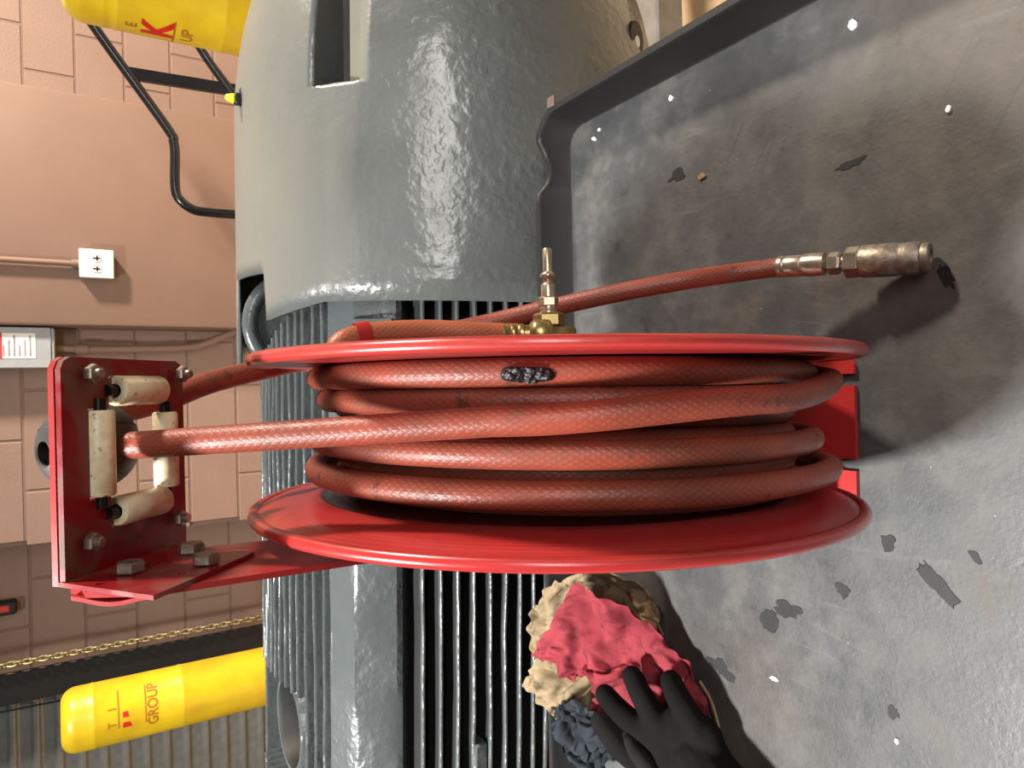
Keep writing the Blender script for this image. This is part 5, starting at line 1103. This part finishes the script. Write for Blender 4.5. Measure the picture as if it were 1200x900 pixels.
-57, -129, -80, -65, -109, -79, -76, -95, -73, -91, -89, -63, -96, -70, -70, -90, -55, -82, -92, -39, -74, -86, -21, -74, -85, -4, -74, -89, 0, -52, -92, 14, -31, -98, 25, -6,
-100, 48, 2, -101, 58, 25, -103, 75, 47, 42, -324, -116, 24, -319, -105, 13, -307, -123, 15, -304, -102, 3, -290, -85, -15, -295, -103, -23, -270, -104, -31, -249, -94, -41, -232,
-103, -59, -235, -89, -62, -216, -82, -71, -197, -94, -76, -173, -95, -81, -154, -90, -85, -135, -97, -91, -120, -90, -94, -115, -70, -102, -100, -85, -105, -82, -92, -110, -61,
-100, -122, -50, -85, -115, -35, -96, -113, -16, -84, -110, 5, -71, -105, 26, -53, -109, 39, -27, -122, 37, -6, -124, 49, 15, -126, 75, 32, -133, 91, 60, 11, -327, -107, -5, -315,
-121, -16, -310, -101, -15, -309, -74, -30, -297, -73, -44, -292, -91, -53, -274, -105, -59, -258, -115, -71, -240, -120, -83, -222, -108, -96, -210, -82, -101, -181, -79, -106,
-173, -98, -110, -152, -103, -115, -132, -100, -120, -124, -81, -125, -108, -66, -127, -87, -70, -134, -75, -95, -138, -58, -107, -142, -38, -105, -140, -29, -81, -138, -8, -69,
-133, 10, -53, -131, 34, -54, -126, 51, -47, -126, 62, -27, -145, 57, 4, -150, 69, 42, -141, 96, 37, -6, -348, -123, -15, -354, -96, -35, -350, -82, -51, -339, -69, -59, -318, -65,
-70, -294, -68, -79, -274, -88, -87, -282, -111, -97, -269, -125, -102, -241, -131, -111, -215, -113, -127, -194, -90, -132, -173, -86, -137, -158, -102, -142, -138, -99, -147,
-119, -88, -151, -107, -70, -153, -85, -67, -154, -66, -76, -167, -56, -92, -169, -37, -84, -168, -17, -73, -163, 1, -58, -159, 20, -47, -153, 37, -41, -152, 55, -51, -143, 76,
-38, -159, 78, 1, -171, 81, 36, -164, 91, 19, -36, -357, -134, -46, -365, -102, -55, -343, -107, -74, -342, -89, -86, -327, -78, -90, -304, -88, -105, -283, -76, -109, -267, -89,
-117, -249, -102, -135, -239, -123, -137, -214, -126, -141, -192, -117, -155, -186, -100, -160, -166, -90, -167, -144, -87, -168, -126, -75, -176, -105, -73, -170, -87, -90, -176,
-77, -71, -174, -57, -64, -188, -39, -68, -197, -19, -72, -191, 4, -68, -179, 29, -63, -179, 42, -42, -173, 60, -35, -165, 87, -33, -160, 103, 1, -182, 101, 18, -180, 116, 27, -49,
-386, -127, -76, -367, -112, -73, -349, -131, -86, -330, -119, -106, -336, -104, -118, -324, -85, -126, -301, -95, -135, -283, -107, -145, -262, -109, -160, -242, -109, -163, -219,
-116, -169, -202, -131, -174, -179, -123, -188, -169, -93, -194, -149, -76, -196, -125, -73, -193, -107, -98, -196, -84, -99, -199, -66, -83, -201, -54, -60, -217, -44, -85, -220,
-25, -97, -213, 3, -89, -203, 35, -70, -197, 56, -56, -196, 71, -39, -189, 94, -35, -189, 102, -7, -188, 126, -5, -194, 142, 6, -75, -393, -104, -93, -386, -136, -96, -370, -116,
-114, -348, -120, -132, -327, -122, -138, -310, -109, -163, -311, -88, -177, -286, -97, -173, -283, -127, -187, -263, -130, -189, -233, -133, -198, -211, -134, -203, -187, -124,
-198, -157, -123, -202, -135, -110, -223, -123, -97, -222, -103, -109, -222, -86, -90, -223, -71, -70, -228, -50, -53, -231, -28, -66, -244, -16, -83, -237, 9, -80, -227, 42, -72,
-222, 63, -60, -220, 81, -47, -215, 101, -35, -207, 121, -19, -217, 120, 3, -219, 137, 18, -101, -404, -128, -118, -381, -108, -131, -360, -120, -145, -353, -98, -167, -333, -100,
-160, -330, -133, -168, -307, -133, -193, -290, -135, -209, -271, -130, -204, -248, -104, -213, -223, -113, -229, -213, -129, -239, -189, -133, -247, -167, -130, -248, -140, -131,
-251, -116, -118, -243, -109, -89, -246, -90, -71, -251, -68, -62, -251, -41, -71, -258, -23, -55, -262, 0, -62, -264, 17, -76, -258, 37, -62, -252, 57, -49, -245, 80, -36, -238,
100, -20, -232, 118, -5, -235, 142, -2, -242, 138, 26, -129, -413, -111, -142, -391, -126, -157, -376, -111, -167, -355, -123, -176, -331, -132, -192, -319, -119, -201, -299, -129,
-216, -284, -115, -227, -263, -91, -241, -248, -112, -239, -229, -96, -250, -206, -105, -269, -181, -114, -258, -163, -98, -243, -130, -101, -267, -121, -91, -272, -98, -100, -276,
-79, -85, -273, -53, -94, -285, -37, -78, -286, -19, -52, -292, 5, -70, -289, 22, -52, -283, 43, -50, -279, 65, -50, -275, 81, -31, -268, 97, -13, -266, 119, -11, -265, 139, -24,
-257, 157, 8])
SLATE = ((-0.402, 0.619, 0.046), [
83, 130, 64, 97, 130, 69, 104, 123, 72, 96, 113, 65, 101, 102, 71, 112, 108, 67, 109, 95, 67, 106, 101, 55, 112, 86, 61, 122, 78, 68, 126, 68, 65, 134, 72, 70, 136, 61, 70, 129,
47, 77, 137, 37, 79, 149, 43, 71, 159, 38, 73, 167, 34, 64, 159, 25, 71, 149, 22, 79, 154, 10, 79, 164, 4, 67, 172, -2, 50, 161, -18, 48, 169, -17, 63, 186, -18, 71, 184, -24, 54,
175, -38, 59, 175, -41, 75, 189, -48, 64, 74, 125, 38, 82, 120, 44, 96, 119, 45, 94, 110, 32, 97, 99, 34, 88, 97, 46, 80, 99, 59, 88, 92, 72, 97, 81, 79, 109, 72, 76, 112, 61, 74,
120, 65, 62, 124, 65, 50, 124, 53, 54, 119, 40, 64, 130, 41, 55, 136, 36, 58, 146, 32, 48, 147, 19, 49, 137, 19, 61, 136, 11, 73, 146, -4, 75, 152, -6, 52, 170, -13, 48, 158, -20,
72, 172, -20, 75, 188, -27, 74, 192, -30, 52, 173, -43, 55, 175, -58, 51, 59, 131, 58, 63, 123, 61, 66, 116, 54, 69, 107, 41, 71, 93, 36, 71, 80, 38, 79, 76, 47, 80, 75, 63, 96,
75, 56, 94, 70, 68, 99, 64, 75, 105, 61, 66, 108, 60, 50, 113, 57, 41, 113, 45, 41, 113, 33, 44, 122, 22, 44, 123, 14, 52, 130, 15, 36, 139, 8, 42, 144, 4, 56, 133, -6, 74, 148,
-16, 67, 161, -20, 42, 164, -28, 61, 163, -42, 73, 178, -46, 65, 183, -49, 39, 160, -51, 36, 171, -46, 27, 47, 122, 41, 47, 120, 58, 52, 112, 63, 58, 99, 58, 66, 92, 55, 59, 83,
49, 62, 72, 46, 75, 70, 44, 89, 66, 42, 94, 59, 52, 83, 63, 67, 90, 53, 69, 102, 43, 62, 97, 48, 47, 96, 45, 31, 113, 44, 24, 109, 33, 34, 108, 22, 46, 113, 11, 33, 129, 2, 37,
140, -7, 46, 134, -15, 65, 145, -26, 70, 153, -30, 54, 161, -39, 48, 158, -56, 53, 159, -70, 59, 173, -74, 38, 173, -70, 19, 154, -61, 17, 35, 130, 33, 44, 122, 36, 48, 107, 43,
43, 97, 52, 49, 87, 54, 56, 88, 69, 61, 75, 65, 69, 65, 61, 77, 58, 50, 87, 52, 40, 80, 50, 57, 74, 55, 71, 85, 40, 72, 92, 33, 59, 96, 28, 39, 94, 39, 22, 109, 28, 16, 104, 18,
30, 100, 9, 47, 116, -5, 41, 130, 1, 54, 143, -16, 49, 148, -26, 52, 143, -38, 65, 147, -51, 66, 138, -65, 66, 138, -56, 50, 146, -61, 31, 153, -73, 39, 164, -78, 37, 23, 133, 50,
32, 126, 51, 29, 110, 42, 32, 95, 40, 34, 84, 48, 41, 81, 60, 48, 76, 74, 55, 60, 66, 61, 59, 47, 72, 60, 34, 75, 47, 38, 66, 47, 57, 69, 38, 70, 79, 35, 52, 87, 18, 40, 83, 30,
20, 95, 35, 8, 106, 15, 15, 94, 3, 35, 110, 5, 54, 123, -7, 64, 132, -19, 47, 141, -30, 43, 143, -41, 42, 129, -50, 53, 123, -63, 40, 130, -77, 33, 143, -89, 31, 155, -89, 20, 154,
-76, 20, 13, 139, 66, 22, 128, 64, 22, 113, 59, 19, 100, 46, 21, 88, 53, 31, 95, 67, 32, 81, 74, 40, 61, 71, 48, 62, 47, 55, 66, 27, 67, 61, 19, 59, 48, 33, 63, 38, 49, 65, 25, 53,
76, 15, 35, 81, 16, 14, 84, 31, -1, 98, 14, 2, 100, -3, 21, 101, -6, 51, 115, -16, 65, 126, -24, 62, 131, -35, 59, 126, -32, 38, 131, -45, 22, 141, -59, 13, 144, -75, 4, 129, -80,
14, 131, -89, 24, 149, -91, 22, 0, 140, 57, 8, 130, 57, 21, 127, 45, 12, 113, 56, 6, 96, 57, 16, 104, 71, 16, 89, 72, 22, 69, 75, 33, 53, 53, 42, 62, 26, 51, 49, 18, 65, 47, 8, 67,
33, 21, 56, 25, 33, 61, 10, 28, 67, 23, 11, 73, 25, -7, 87, 12, -7, 89, -2, 13, 107, -5, 34, 117, -21, 50, 113, -33, 63, 114, -41, 51, 118, -45, 24, 128, -66, 16, 127, -65, -4,
122, -83, 3, 125, -95, 1, 135, -96, 12, 153, -98, 22, -12, 134, 41, 1, 138, 40, 9, 126, 33, 14, 111, 38, 0, 113, 55, 0, 113, 71, -1, 99, 76, 2, 80, 73, 17, 55, 66, 28, 63, 31, 40,
51, 11, 48, 40, 12, 57, 36, -2, 50, 22, 5, 48, 10, 15, 61, 8, 7, 62, 17, -11, 76, 7, -8, 76, 4, 22, 94, -9, 34, 110, -24, 37, 102, -33, 52, 101, -50, 39, 116, -68, 29, 115, -57, 6,
110, -78, 2, 106, -96, 2, 111, -106, 9, 130, -105, 18, 154, -102, 11, -24, 140, 65, -14, 130, 63, -8, 123, 49, -2, 112, 38, -2, 97, 47, -14, 108, 60, -18, 107, 76, -16, 91, 80, -4,
66, 75, 14, 48, 43, 25, 54, 8, 32, 35, 12, 39, 31, -5, 47, 23, -14, 45, 10, -2, 54, -2, 4, 61, 1, -14, 74, -9, -3, 73, -8, 25, 85, -15, 42, 98, -22, 29, 104, -32, 28, 104, -49, 19,
104, -73, 26, 102, -69, -2, 109, -80, -18, 112, -94, -14, 111, -109, -2, 121, -115, 19, 148, -108, 5, -39, 146, 45, -38, 131, 43, -33, 119, 56, -20, 113, 38, -12, 98, 34, -17, 93,
50, -32, 105, 64, -36, 95, 77, -24, 74, 77, -4, 46, 53, 9, 60, 12, 17, 31, 11, 32, 19, 9, 34, 17, -9, 39, 8, -19, 41, 2, 3, 50, -15, -2, 64, -25, 11, 76, -28, 27, 80, -25, 45, 88,
-34, 40, 87, -42, 22, 88, -60, 22, 95, -63, 8, 96, -89, 1, 100, -89, -24, 116, -89, -26, 122, -97, -6, 119, -122, 13, 143, -118, 8, -48, 133, 32, -55, 147, 45, -57, 124, 51, -31,
107, 48, -24, 109, 25, -28, 93, 31, -29, 85, 53, -43, 88, 62, -37, 69, 68, -16, 42, 47, -5, 55, 6, 14, 36, -6, 16, 19, 7, 27, 5, 2, 24, 0, -17, 42, -9, -13, 42, -7, 19, 59, -9, 34,
57, -28, 37, 72, -36, 48, 84, -52, 41, 72, -59, 20, 78, -66, 4, 89, -74, -10, 86, -99, -8, 101, -104, -15, 114, -96, -30, 125, -105, -15, 120, -128, 5, 133, -131, 15, -51, 129, 12,
-63, 141, 24, -53, 128, 39, -45, 96, 44, -40, 104, 13, -37, 86, 7, -43, 83, 27, -38, 72, 42, -46, 62, 53, -27, 36, 37, -14, 47, -1, 3, 37, -15, 12, 23, -12, 9, 10, 2, 20, -5, 4,
32, -22, -4, 40, -24, 27, 50, -5, 52, 56, -17, 56, 58, -40, 43, 79, -65, 42, 72, -77, 21, 86, -85, 11, 74, -85, -5, 87, -87, -22, 99, -103, -28, 113, -113, -33, 127, -116, -20,
131, -116, 2, 122, -133, 8, -67, 111, 14, -59, 110, 26, -71, 104, 44, -59, 88, 32, -57, 101, 5, -53, 84, -14, -52, 70, -3, -58, 71, 22, -47, 59, 34, -44, 36, 38, -31, 39, 7, -12,
34, -17, 1, 22, -23, 9, 9, -18, 7, -5, -3, 19, -22, 3, 26, -14, 28, 36, -7, 57, 46, -19, 68, 53, -40, 58, 65, -61, 34, 78, -87, 30, 87, -100, 15, 78, -102, -4, 76, -91, -26, 87,
-106, -32, 102, -117, -27, 118, -127, -21, 132, -126, -15, 130, -135, -6, -83, 126, 23, -75, 125, 4, -76, 108, 4, -84, 95, 20, -73, 82, 8, -74, 82, -19, -68, 66, -21, -64, 57, 1,
-66, 57, 26, -56, 43, 27, -48, 25, 21, -35, 32, -8, -16, 19, -16, -4, 9, -27, 6, -5, -23, 5, -14, -7, 10, -21, 16, 17, -9, 47, 28, -22, 64, 37, -36, 62, 48, -56, 52, 55, -73, 31,
72, -97, 27, 81, -112, 10, 77, -102, -13, 75, -102, -31, 90, -113, -17, 104, -121, -7, 121, -131, -7, 129, -138, -21, -100, 123, 23, -95, 126, -1, -94, 108, -5, -86, 92, -4, -85,
75, 3, -90, 85, -18, -85, 74, -30, -81, 66, -11, -82, 56, 14, -75, 42, 28, -66, 26, 29, -57, 30, 5, -37, 17, -11, -16, 4, -17, -7, -7, -35, -5, -21, -24, -8, -20, -4, -3, -11, 25,
12, -26, 45, 28, -33, 46, 34, -48, 46, 36, -63, 49, 47, -84, 39, 58, -103, 25, 65, -104, -2, 66, -106, -23, 80, -116, -29, 92, -125, -9, 108, -132, -4, 118, -137, -21, -110, 110,
22, -111, 126, 9, -101, 109, 12, -96, 97, 13, -104, 85, 6, -102, 72, -7, -103, 76, -27, -90, 63, -26, -87, 54, -7, -85, 41, 13, -85, 27, 28, -72, 22, 17, -54, 14, -7, -31, -2, -10,
-22, 1, -37, -16, -20, -41, -20, -14, -21, -24, -13, 2, -10, -29, 21, 16, -33, 26, 24, -45, 32, 29, -59, 33, 25, -73, 44, 37, -95, 42, 46, -104, 11, 64, -115, -6, 66, -118, -28,
79, -130, -17, 93, -134, -5, 105, -137, -17, -117, 120, 11, -110, 119, -8, -113, 103, 2, -111, 94, 17, -104, 78, 27, -94, 66, 18, -100, 61, -4, -106, 57, -29, -90, 49, -27, -82,
38, -11, -87, 25, 9, -85, 10, 17, -67, 3, 3, -42, -10, -4, -36, 3, -25, -29, -12, -42, -22, -27, -33, -32, -19, -14, -18, -27, -3, -5, -41, 10, 16, -42, 11, 14, -55, 23, 15, -69,
32, 20, -86, 38, 34, -108, 34, 56, -123, 11, 65, -131, -16, 74, -129, -35, 92, -129, -28, 94, -146, -13, -124, 106, 3, -120, 113, -21, -114, 94, -19, -119, 87, -1, -119, 80, 26,
-104, 63, 34, -102, 52, 18, -112, 50, -10, -102, 41, -31, -88, 33, -28, -78, 26, -11, -82, 12, 0, -75, -9, 3, -53, -18, -8, -51, 2, -22, -37, -13, -26, -33, -30, -38, -27, -34,
-19, -29, -29, 0, -16, -41, -6, -3, -51, -3, 15, -54, -2, 7, -67, 15, 8, -80, 26, 25, -94, 23, 40, -123, 22, 58, -138, -5, 73, -142, -30, 84, -130, -43, 101, -141, -27, -137, 116,
1, -136, 105, -21, -126, 89, -35, -122, 76, -25, -132, 78, 4, -125, 67, 27, -117, 51, 27, -115, 47, 6, -110, 40, -15, -102, 26, -27, -95, 27, -8, -85, 14, -17, -76, -2, -13, -62,
-29, -14, -64, -4, -26, -47, -3, -35, -45, -20, -27, -42, -37, -24, -43, -33, -6, -31, -44, 1, -19, -56, -10, -9, -65, -10, 12, -66, -11, 3, -80, 9, 8, -95, 19, 28, -109, 14, 40,
-138, 5, 60, -133, -29, 67, -134, -49, 81, -139, -28, -148, 116, -7, -137, 114, -37, -146, 88, -45, -143, 71, -43, -128, 60, -22, -140, 63, 5, -132, 48, 14, -127, 31, 7, -127, 42,
-12, -116, 39, -28, -113, 26, -13, -100, 13, -5, -92, 1, -16, -81, -24, -13, -65, -17, -34, -59, 0, -46, -54, -15, -39, -56, -31, -29, -55, -41, -16, -47, -48, -3, -35, -58, -1,
-27, -73, -1, -12, -80, 1, 7, -78, -19, 5, -95, 2, 11, -108, 11, 22, -131, 6, 52, -144, -19, 56, -134, -50, 68, -147, -41, -156, 103, -2, -149, 112, -33, -151, 92, -62, -138, 78,
-64, -134, 58, -49, -146, 59, -21, -144, 48, -5, -141, 30, -4, -131, 23, -20, -131, 36, -38, -117, 22, -31, -115, 13, -8, -105, 0, -3, -98, -19, -8, -79, -7, -29, -69, -10, -51,
-50, -11, -54, -46, -29, -42, -56, -41, -34, -55, -53, -24, -47, -64, -14, -38, -74, -11, -28, -86, -9, -12, -94, -1, 7, -91, -23, 14, -101, -5, 17, -122, -4, 35, -150, -7, 58,
-143, -34, 60, -146, -52, -169, 93, -9, -154, 101, -20, -161, 92, -48, -156, 78, -64, -143, 64, -65, -151, 54, -44, -155, 46, -23, -153, 30, -19, -145, 13, -28, -133, 13, -45,
-118, 20, -53, -108, 10, -32, -119, -2, -15, -111, -16, -15, -93, -9, -32, -75, -23, -41, -62, -21, -57, -44, -23, -57, -41, -44, -47, -57, -53, -48, -46, -57, -37, -33, -63, -30,
-29, -75, -24, -14, -82, -17, -12, -105, -9, 9, -104, -23, 26, -111, -17, 29, -139, -19, 51, -161, -22, 56, -141, -39, -180, 113, -26, -171, 98, -24, -164, 85, -29, -161, 73, -44,
-158, 63, -60, -151, 47, -59, -153, 36, -41, -167, 26, -35, -161, 9, -43, -148, 8, -59, -138, 19, -66, -126, 4, -56, -108, -3, -41, -119, -15, -34, -103, -24, -30, -87, -34, -39,
-70, -36, -46, -54, -37, -56, -35, -40, -63, -38, -61, -55, -53, -71, -54, -52, -74, -36, -36, -76, -36, -17, -76, -31, -8, -92, -23, -13, -118, -19, 10, -117, -22, 27, -123, -30,
35, -153, -32, 56, -161, -39, -193, 115, -55, -178, 105, -49, -174, 94, -37, -174, 77, -44, -171, 63, -46, -164, 53, -63, -158, 38, -58, -175, 26, -53, -166, 9, -61, -151, 24, -67,
-146, 17, -82, -133, 10, -78, -118, 3, -70, -106, -6, -59, -104, -21, -48, -97, -40, -50, -80, -43, -56, -64, -49, -60, -49, -37, -73, -35, -55, -70, -33, -73, -62, -47, -82, -53,
-49, -93, -33, -29, -89, -30, -9, -86, -37, -2, -103, -33, -5, -127, -29, 14, -132, -24, 31, -134, -40, 38, -160, -42, -193, 95, -39, -195, 99, -60, -186, 89, -51, -174, 85, -61,
-183, 72, -51, -179, 58, -50, -174, 43, -51, -165, 35, -69, -172, 12, -75, -160, 24, -78, -158, 7, -72, -146, 0, -81, -130, -2, -82, -114, -8, -79, -105, -18, -67, -93, -27, -61,
-85, -44, -70, -69, -36, -74, -58, -53, -72, -40, -58, -85, -32, -73, -81, -31, -85, -68, -46, -93, -55, -42, -104, -31, -20, -102, -32, 0, -95, -46, 6, -114, -37, 2, -139, -31,
17, -146, -34, 32, -143, -49, -211, 110, -45, -206, 86, -46, -194, 81, -62, -182, 88, -76, -179, 72, -72, -190, 61, -63, -190, 44, -53, -180, 34, -63, -173, 28, -86, -162, 17, -93,
-162, 1, -85, -164, -12, -69, -145, -14, -70, -130, -15, -80, -122, -22, -67, -109, -34, -63, -93, -29, -79, -71, -36, -89, -63, -57, -87, -50, -66, -72, -46, -76, -89, -39, -93,
-83, -30, -96, -68, -30, -91, -45, -31, -112, -34, -11, -110, -40, 8, -106, -51, 14, -126, -42, 5, -148, -38, 17, -151, -49, -222, 113, -61, -225, 99, -45, -210, 94, -61, -202, 90,
-79, -192, 75, -82, -183, 60, -81, -191, 42, -71, -198, 26, -60, -187, 16, -74, -176, 8, -91, -163, -2, -100, -174, -13, -81, -163, -27, -75, -142, -28, -74, -126, -30, -80, -125,
-40, -64, -112, -38, -79, -90, -31, -94, -71, -58, -102, -64, -75, -79, -49, -86, -70, -61, -94, -88, -48, -105, -77, -37, -107, -57, -19, -98, -46, -28, -116, -47, -8, -121, -49,
16, -120, -58, 15, -137, -51, 7, -156, -48, -232, 114, -71, -236, 101, -59, -223, 84, -58, -218, 87, -77, -209, 74, -84, -195, 61, -89, -193, 41, -86, -206, 27, -76, -186, 31, -80,
-180, 23, -96, -177, 10, -109, -180, -12, -98, -172, -28, -91, -153, -31, -90, -134, -26, -91, -131, -40, -81, -125, -56, -74, -104, -52, -77, -91, -46, -110, -74, -75, -97, -66,
-78, -67, -73, -93, -71, -68, -107, -85, -58, -107, -62, -33, -103, -65, -14, -103, -61, -26, -124, -59, -3, -128, -61, 20, -128, -64, 8, -145, -60, -243, 106, -64, -234, 96, -72,
-235, 76, -60, -226, 74, -76, -213, 69, -69, -212, 61, -85, -209, 43, -88, -207, 45, -74, -201, 27, -86, -192, 11, -100, -198, 21, -116, -179, 1, -117, -167, -15, -100, -160, -31,
-103, -141, -26, -103, -137, -38, -93, -137, -54, -78, -122, -58, -63, -108, -61, -87, -77, -57, -116, -60, -72, -85, -79, -84, -81, -83, -103, -75, -72, -117, -75, -49, -108, -74,
-28, -110, -75, -12, -106, -62, -20, -131, -68, 5, -125, -70, 20, -138, -70])
def cloth(name, data, mat, label, cat, th=0.0012):
    ctr, d = data; n = 30; bm = NEW()
    vs = [bm.verts.new(Vector(ctr) + Vector(d[i:i + 3]) / 4000.0) for i in range(0, len(d), 3)]
    for i in range(n - 1):
        for j in range(n - 1): bm.faces.new((vs[i * n + j], vs[i * n + j + 1], vs[(i + 1) * n + j + 1], vs[(i + 1) * n + j]))
    o = obj(name, bm, mat, None, angle=180)
    m_ = o.modifiers.new('thickness', 'SOLIDIFY'); m_.thickness = th; m_.offset = 0
    m_ = o.modifiers.new('smooth', 'SUBSURF'); m_.levels = 2; m_.render_levels = 2
    return tag(o, label, cat)
beige = cloth('beige_rag', BEIGE, M['rag_beige'], 'stained beige shop rag at the bottom of the heap on the cart lip', 'rag')
PINK = ([PINK[0][0], PINK[0][1], PINK[0][2] + 0.003], PINK[1])
pink = cloth('pink_rag', PINK, M['rag_pink'], 'crumpled pink-red shop cloth on top of the beige rag', 'rag')
SLATE = ([SLATE[0][0] + 0.022, SLATE[0][1] - 0.008, SLATE[0][2]], SLATE[1])
slate = cloth('slate_cloth', SLATE, M['rag_slate'], 'small crumpled slate-grey cloth beside the black glove and the motor fins', 'cloth')
# black glove, palm down, fingers towards the pink cloth
def capsule(bm, pts, rad, n=14):
    tube(bm, pts, 0.01, n, rfun=lambda t: rad[min(int(t * (len(rad) - 1)), len(rad) - 2)] + (rad[min(int(t * (len(rad) - 1)), len(rad) - 2) + 1] - rad[min(int(t * (len(rad) - 1)), len(rad) - 2)]) * (t * (len(rad) - 1) - min(int(t * (len(rad) - 1)), len(rad) - 2)))
    for e in (pts[0], pts[-1]):
        rr = rad[0] if e is pts[0] else rad[-1]
        bmesh.ops.create_uvsphere(bm, u_segments=14, v_segments=8, radius=rr * 0.98, matrix=Matrix.Translation(e))
bm = NEW()
def g(px, py, z): return at(px, py, 2, z + 0.004)
wrist = g(850, 905, 0.045)
fingers = [
    ([g(741, 792, 0.044), g(752, 815, 0.045), g(768, 842, 0.040), g(800, 868, 0.032)], [0.0102, 0.0114, 0.0122, 0.0138]),
    ([g(786, 798, 0.030), g(797, 822, 0.036), g(812, 846, 0.032), g(826, 872, 0.026)], [0.0104, 0.0117, 0.0126, 0.0140]),
    ([g(709, 814, 0.060), g(725, 832, 0.050), g(750, 854, 0.042), g(785, 880, 0.032)], [0.0104, 0.0116, 0.0122, 0.0134]),
    ([g(703, 845, 0.047), g(715, 862, 0.042), g(735, 884, 0.036), g(772, 904, 0.028)], [0.0104, 0.0114, 0.0120, 0.0128]),
]
for pts, rad in fingers: capsule(bm, smooth_path(pts, 0.006), rad)
pal = [g(772, 854, 0.034), g(800, 858, 0.030), g(822, 868, 0.025), g(782, 882, 0.030), g(805, 890, 0.026), g(832, 892, 0.022), g(800, 915, 0.026), g(840, 925, 0.022)]
for q in pal: bmesh.ops.create_uvsphere(bm, u_segments=18, v_segments=12, radius=0.021, matrix=Matrix.Translation(q) @ Matrix.Diagonal((1.15, 1.15, 0.78, 1)))
capsule(bm, [g(820, 890, 0.028), g(850, 930, 0.028), g(880, 975, 0.030)], [0.024, 0.026, 0.028])
glove = obj('black_glove', bm, M['glove_black'], None, angle=180)
rm = glove.modifiers.new('blend', 'REMESH'); rm.mode = 'VOXEL'; rm.voxel_size = 0.0018; rm.use_smooth_shade = True
sm = glove.modifiers.new('soften', 'SMOOTH'); sm.factor = 0.5; sm.iterations = 6
tag(glove, 'black knit work glove with fingers spread, on the pink cloth', 'glove')
bm = NEW(); thumb = [g(736, 862, 0.052), g(742, 876, 0.054), g(754, 892, 0.052), g(770, 912, 0.044)]
capsule(bm, smooth_path(thumb, 0.004), [0.0055, 0.0080, 0.0085, 0.0095])
obj('ribbed_thumb', bm, M['glove_palm'], glove, angle=180, label='ribbed black thumb panel')
# frayed threads along the edge of the cloths
bm = NEW(); tube(bm, smooth_path([g(752, 722, 0.03), g(768, 728, 0.012), g(774, 738, 0.006), g(777, 744, 0.003)], 0.004), 0.0012, 6); obj('loose_thread', bm, M['rag_beige'], beige)
bm = NEW(); tube(bm, smooth_path([g(820, 798, 0.014), g(832, 818, 0.010), g(840, 842, 0.008), g(843, 858, 0.006), g(844, 874, 0.003)], 0.004), 0.0014, 6); obj('hem_cord', bm, M['rag_beige'], pink, label='pale hem cord')
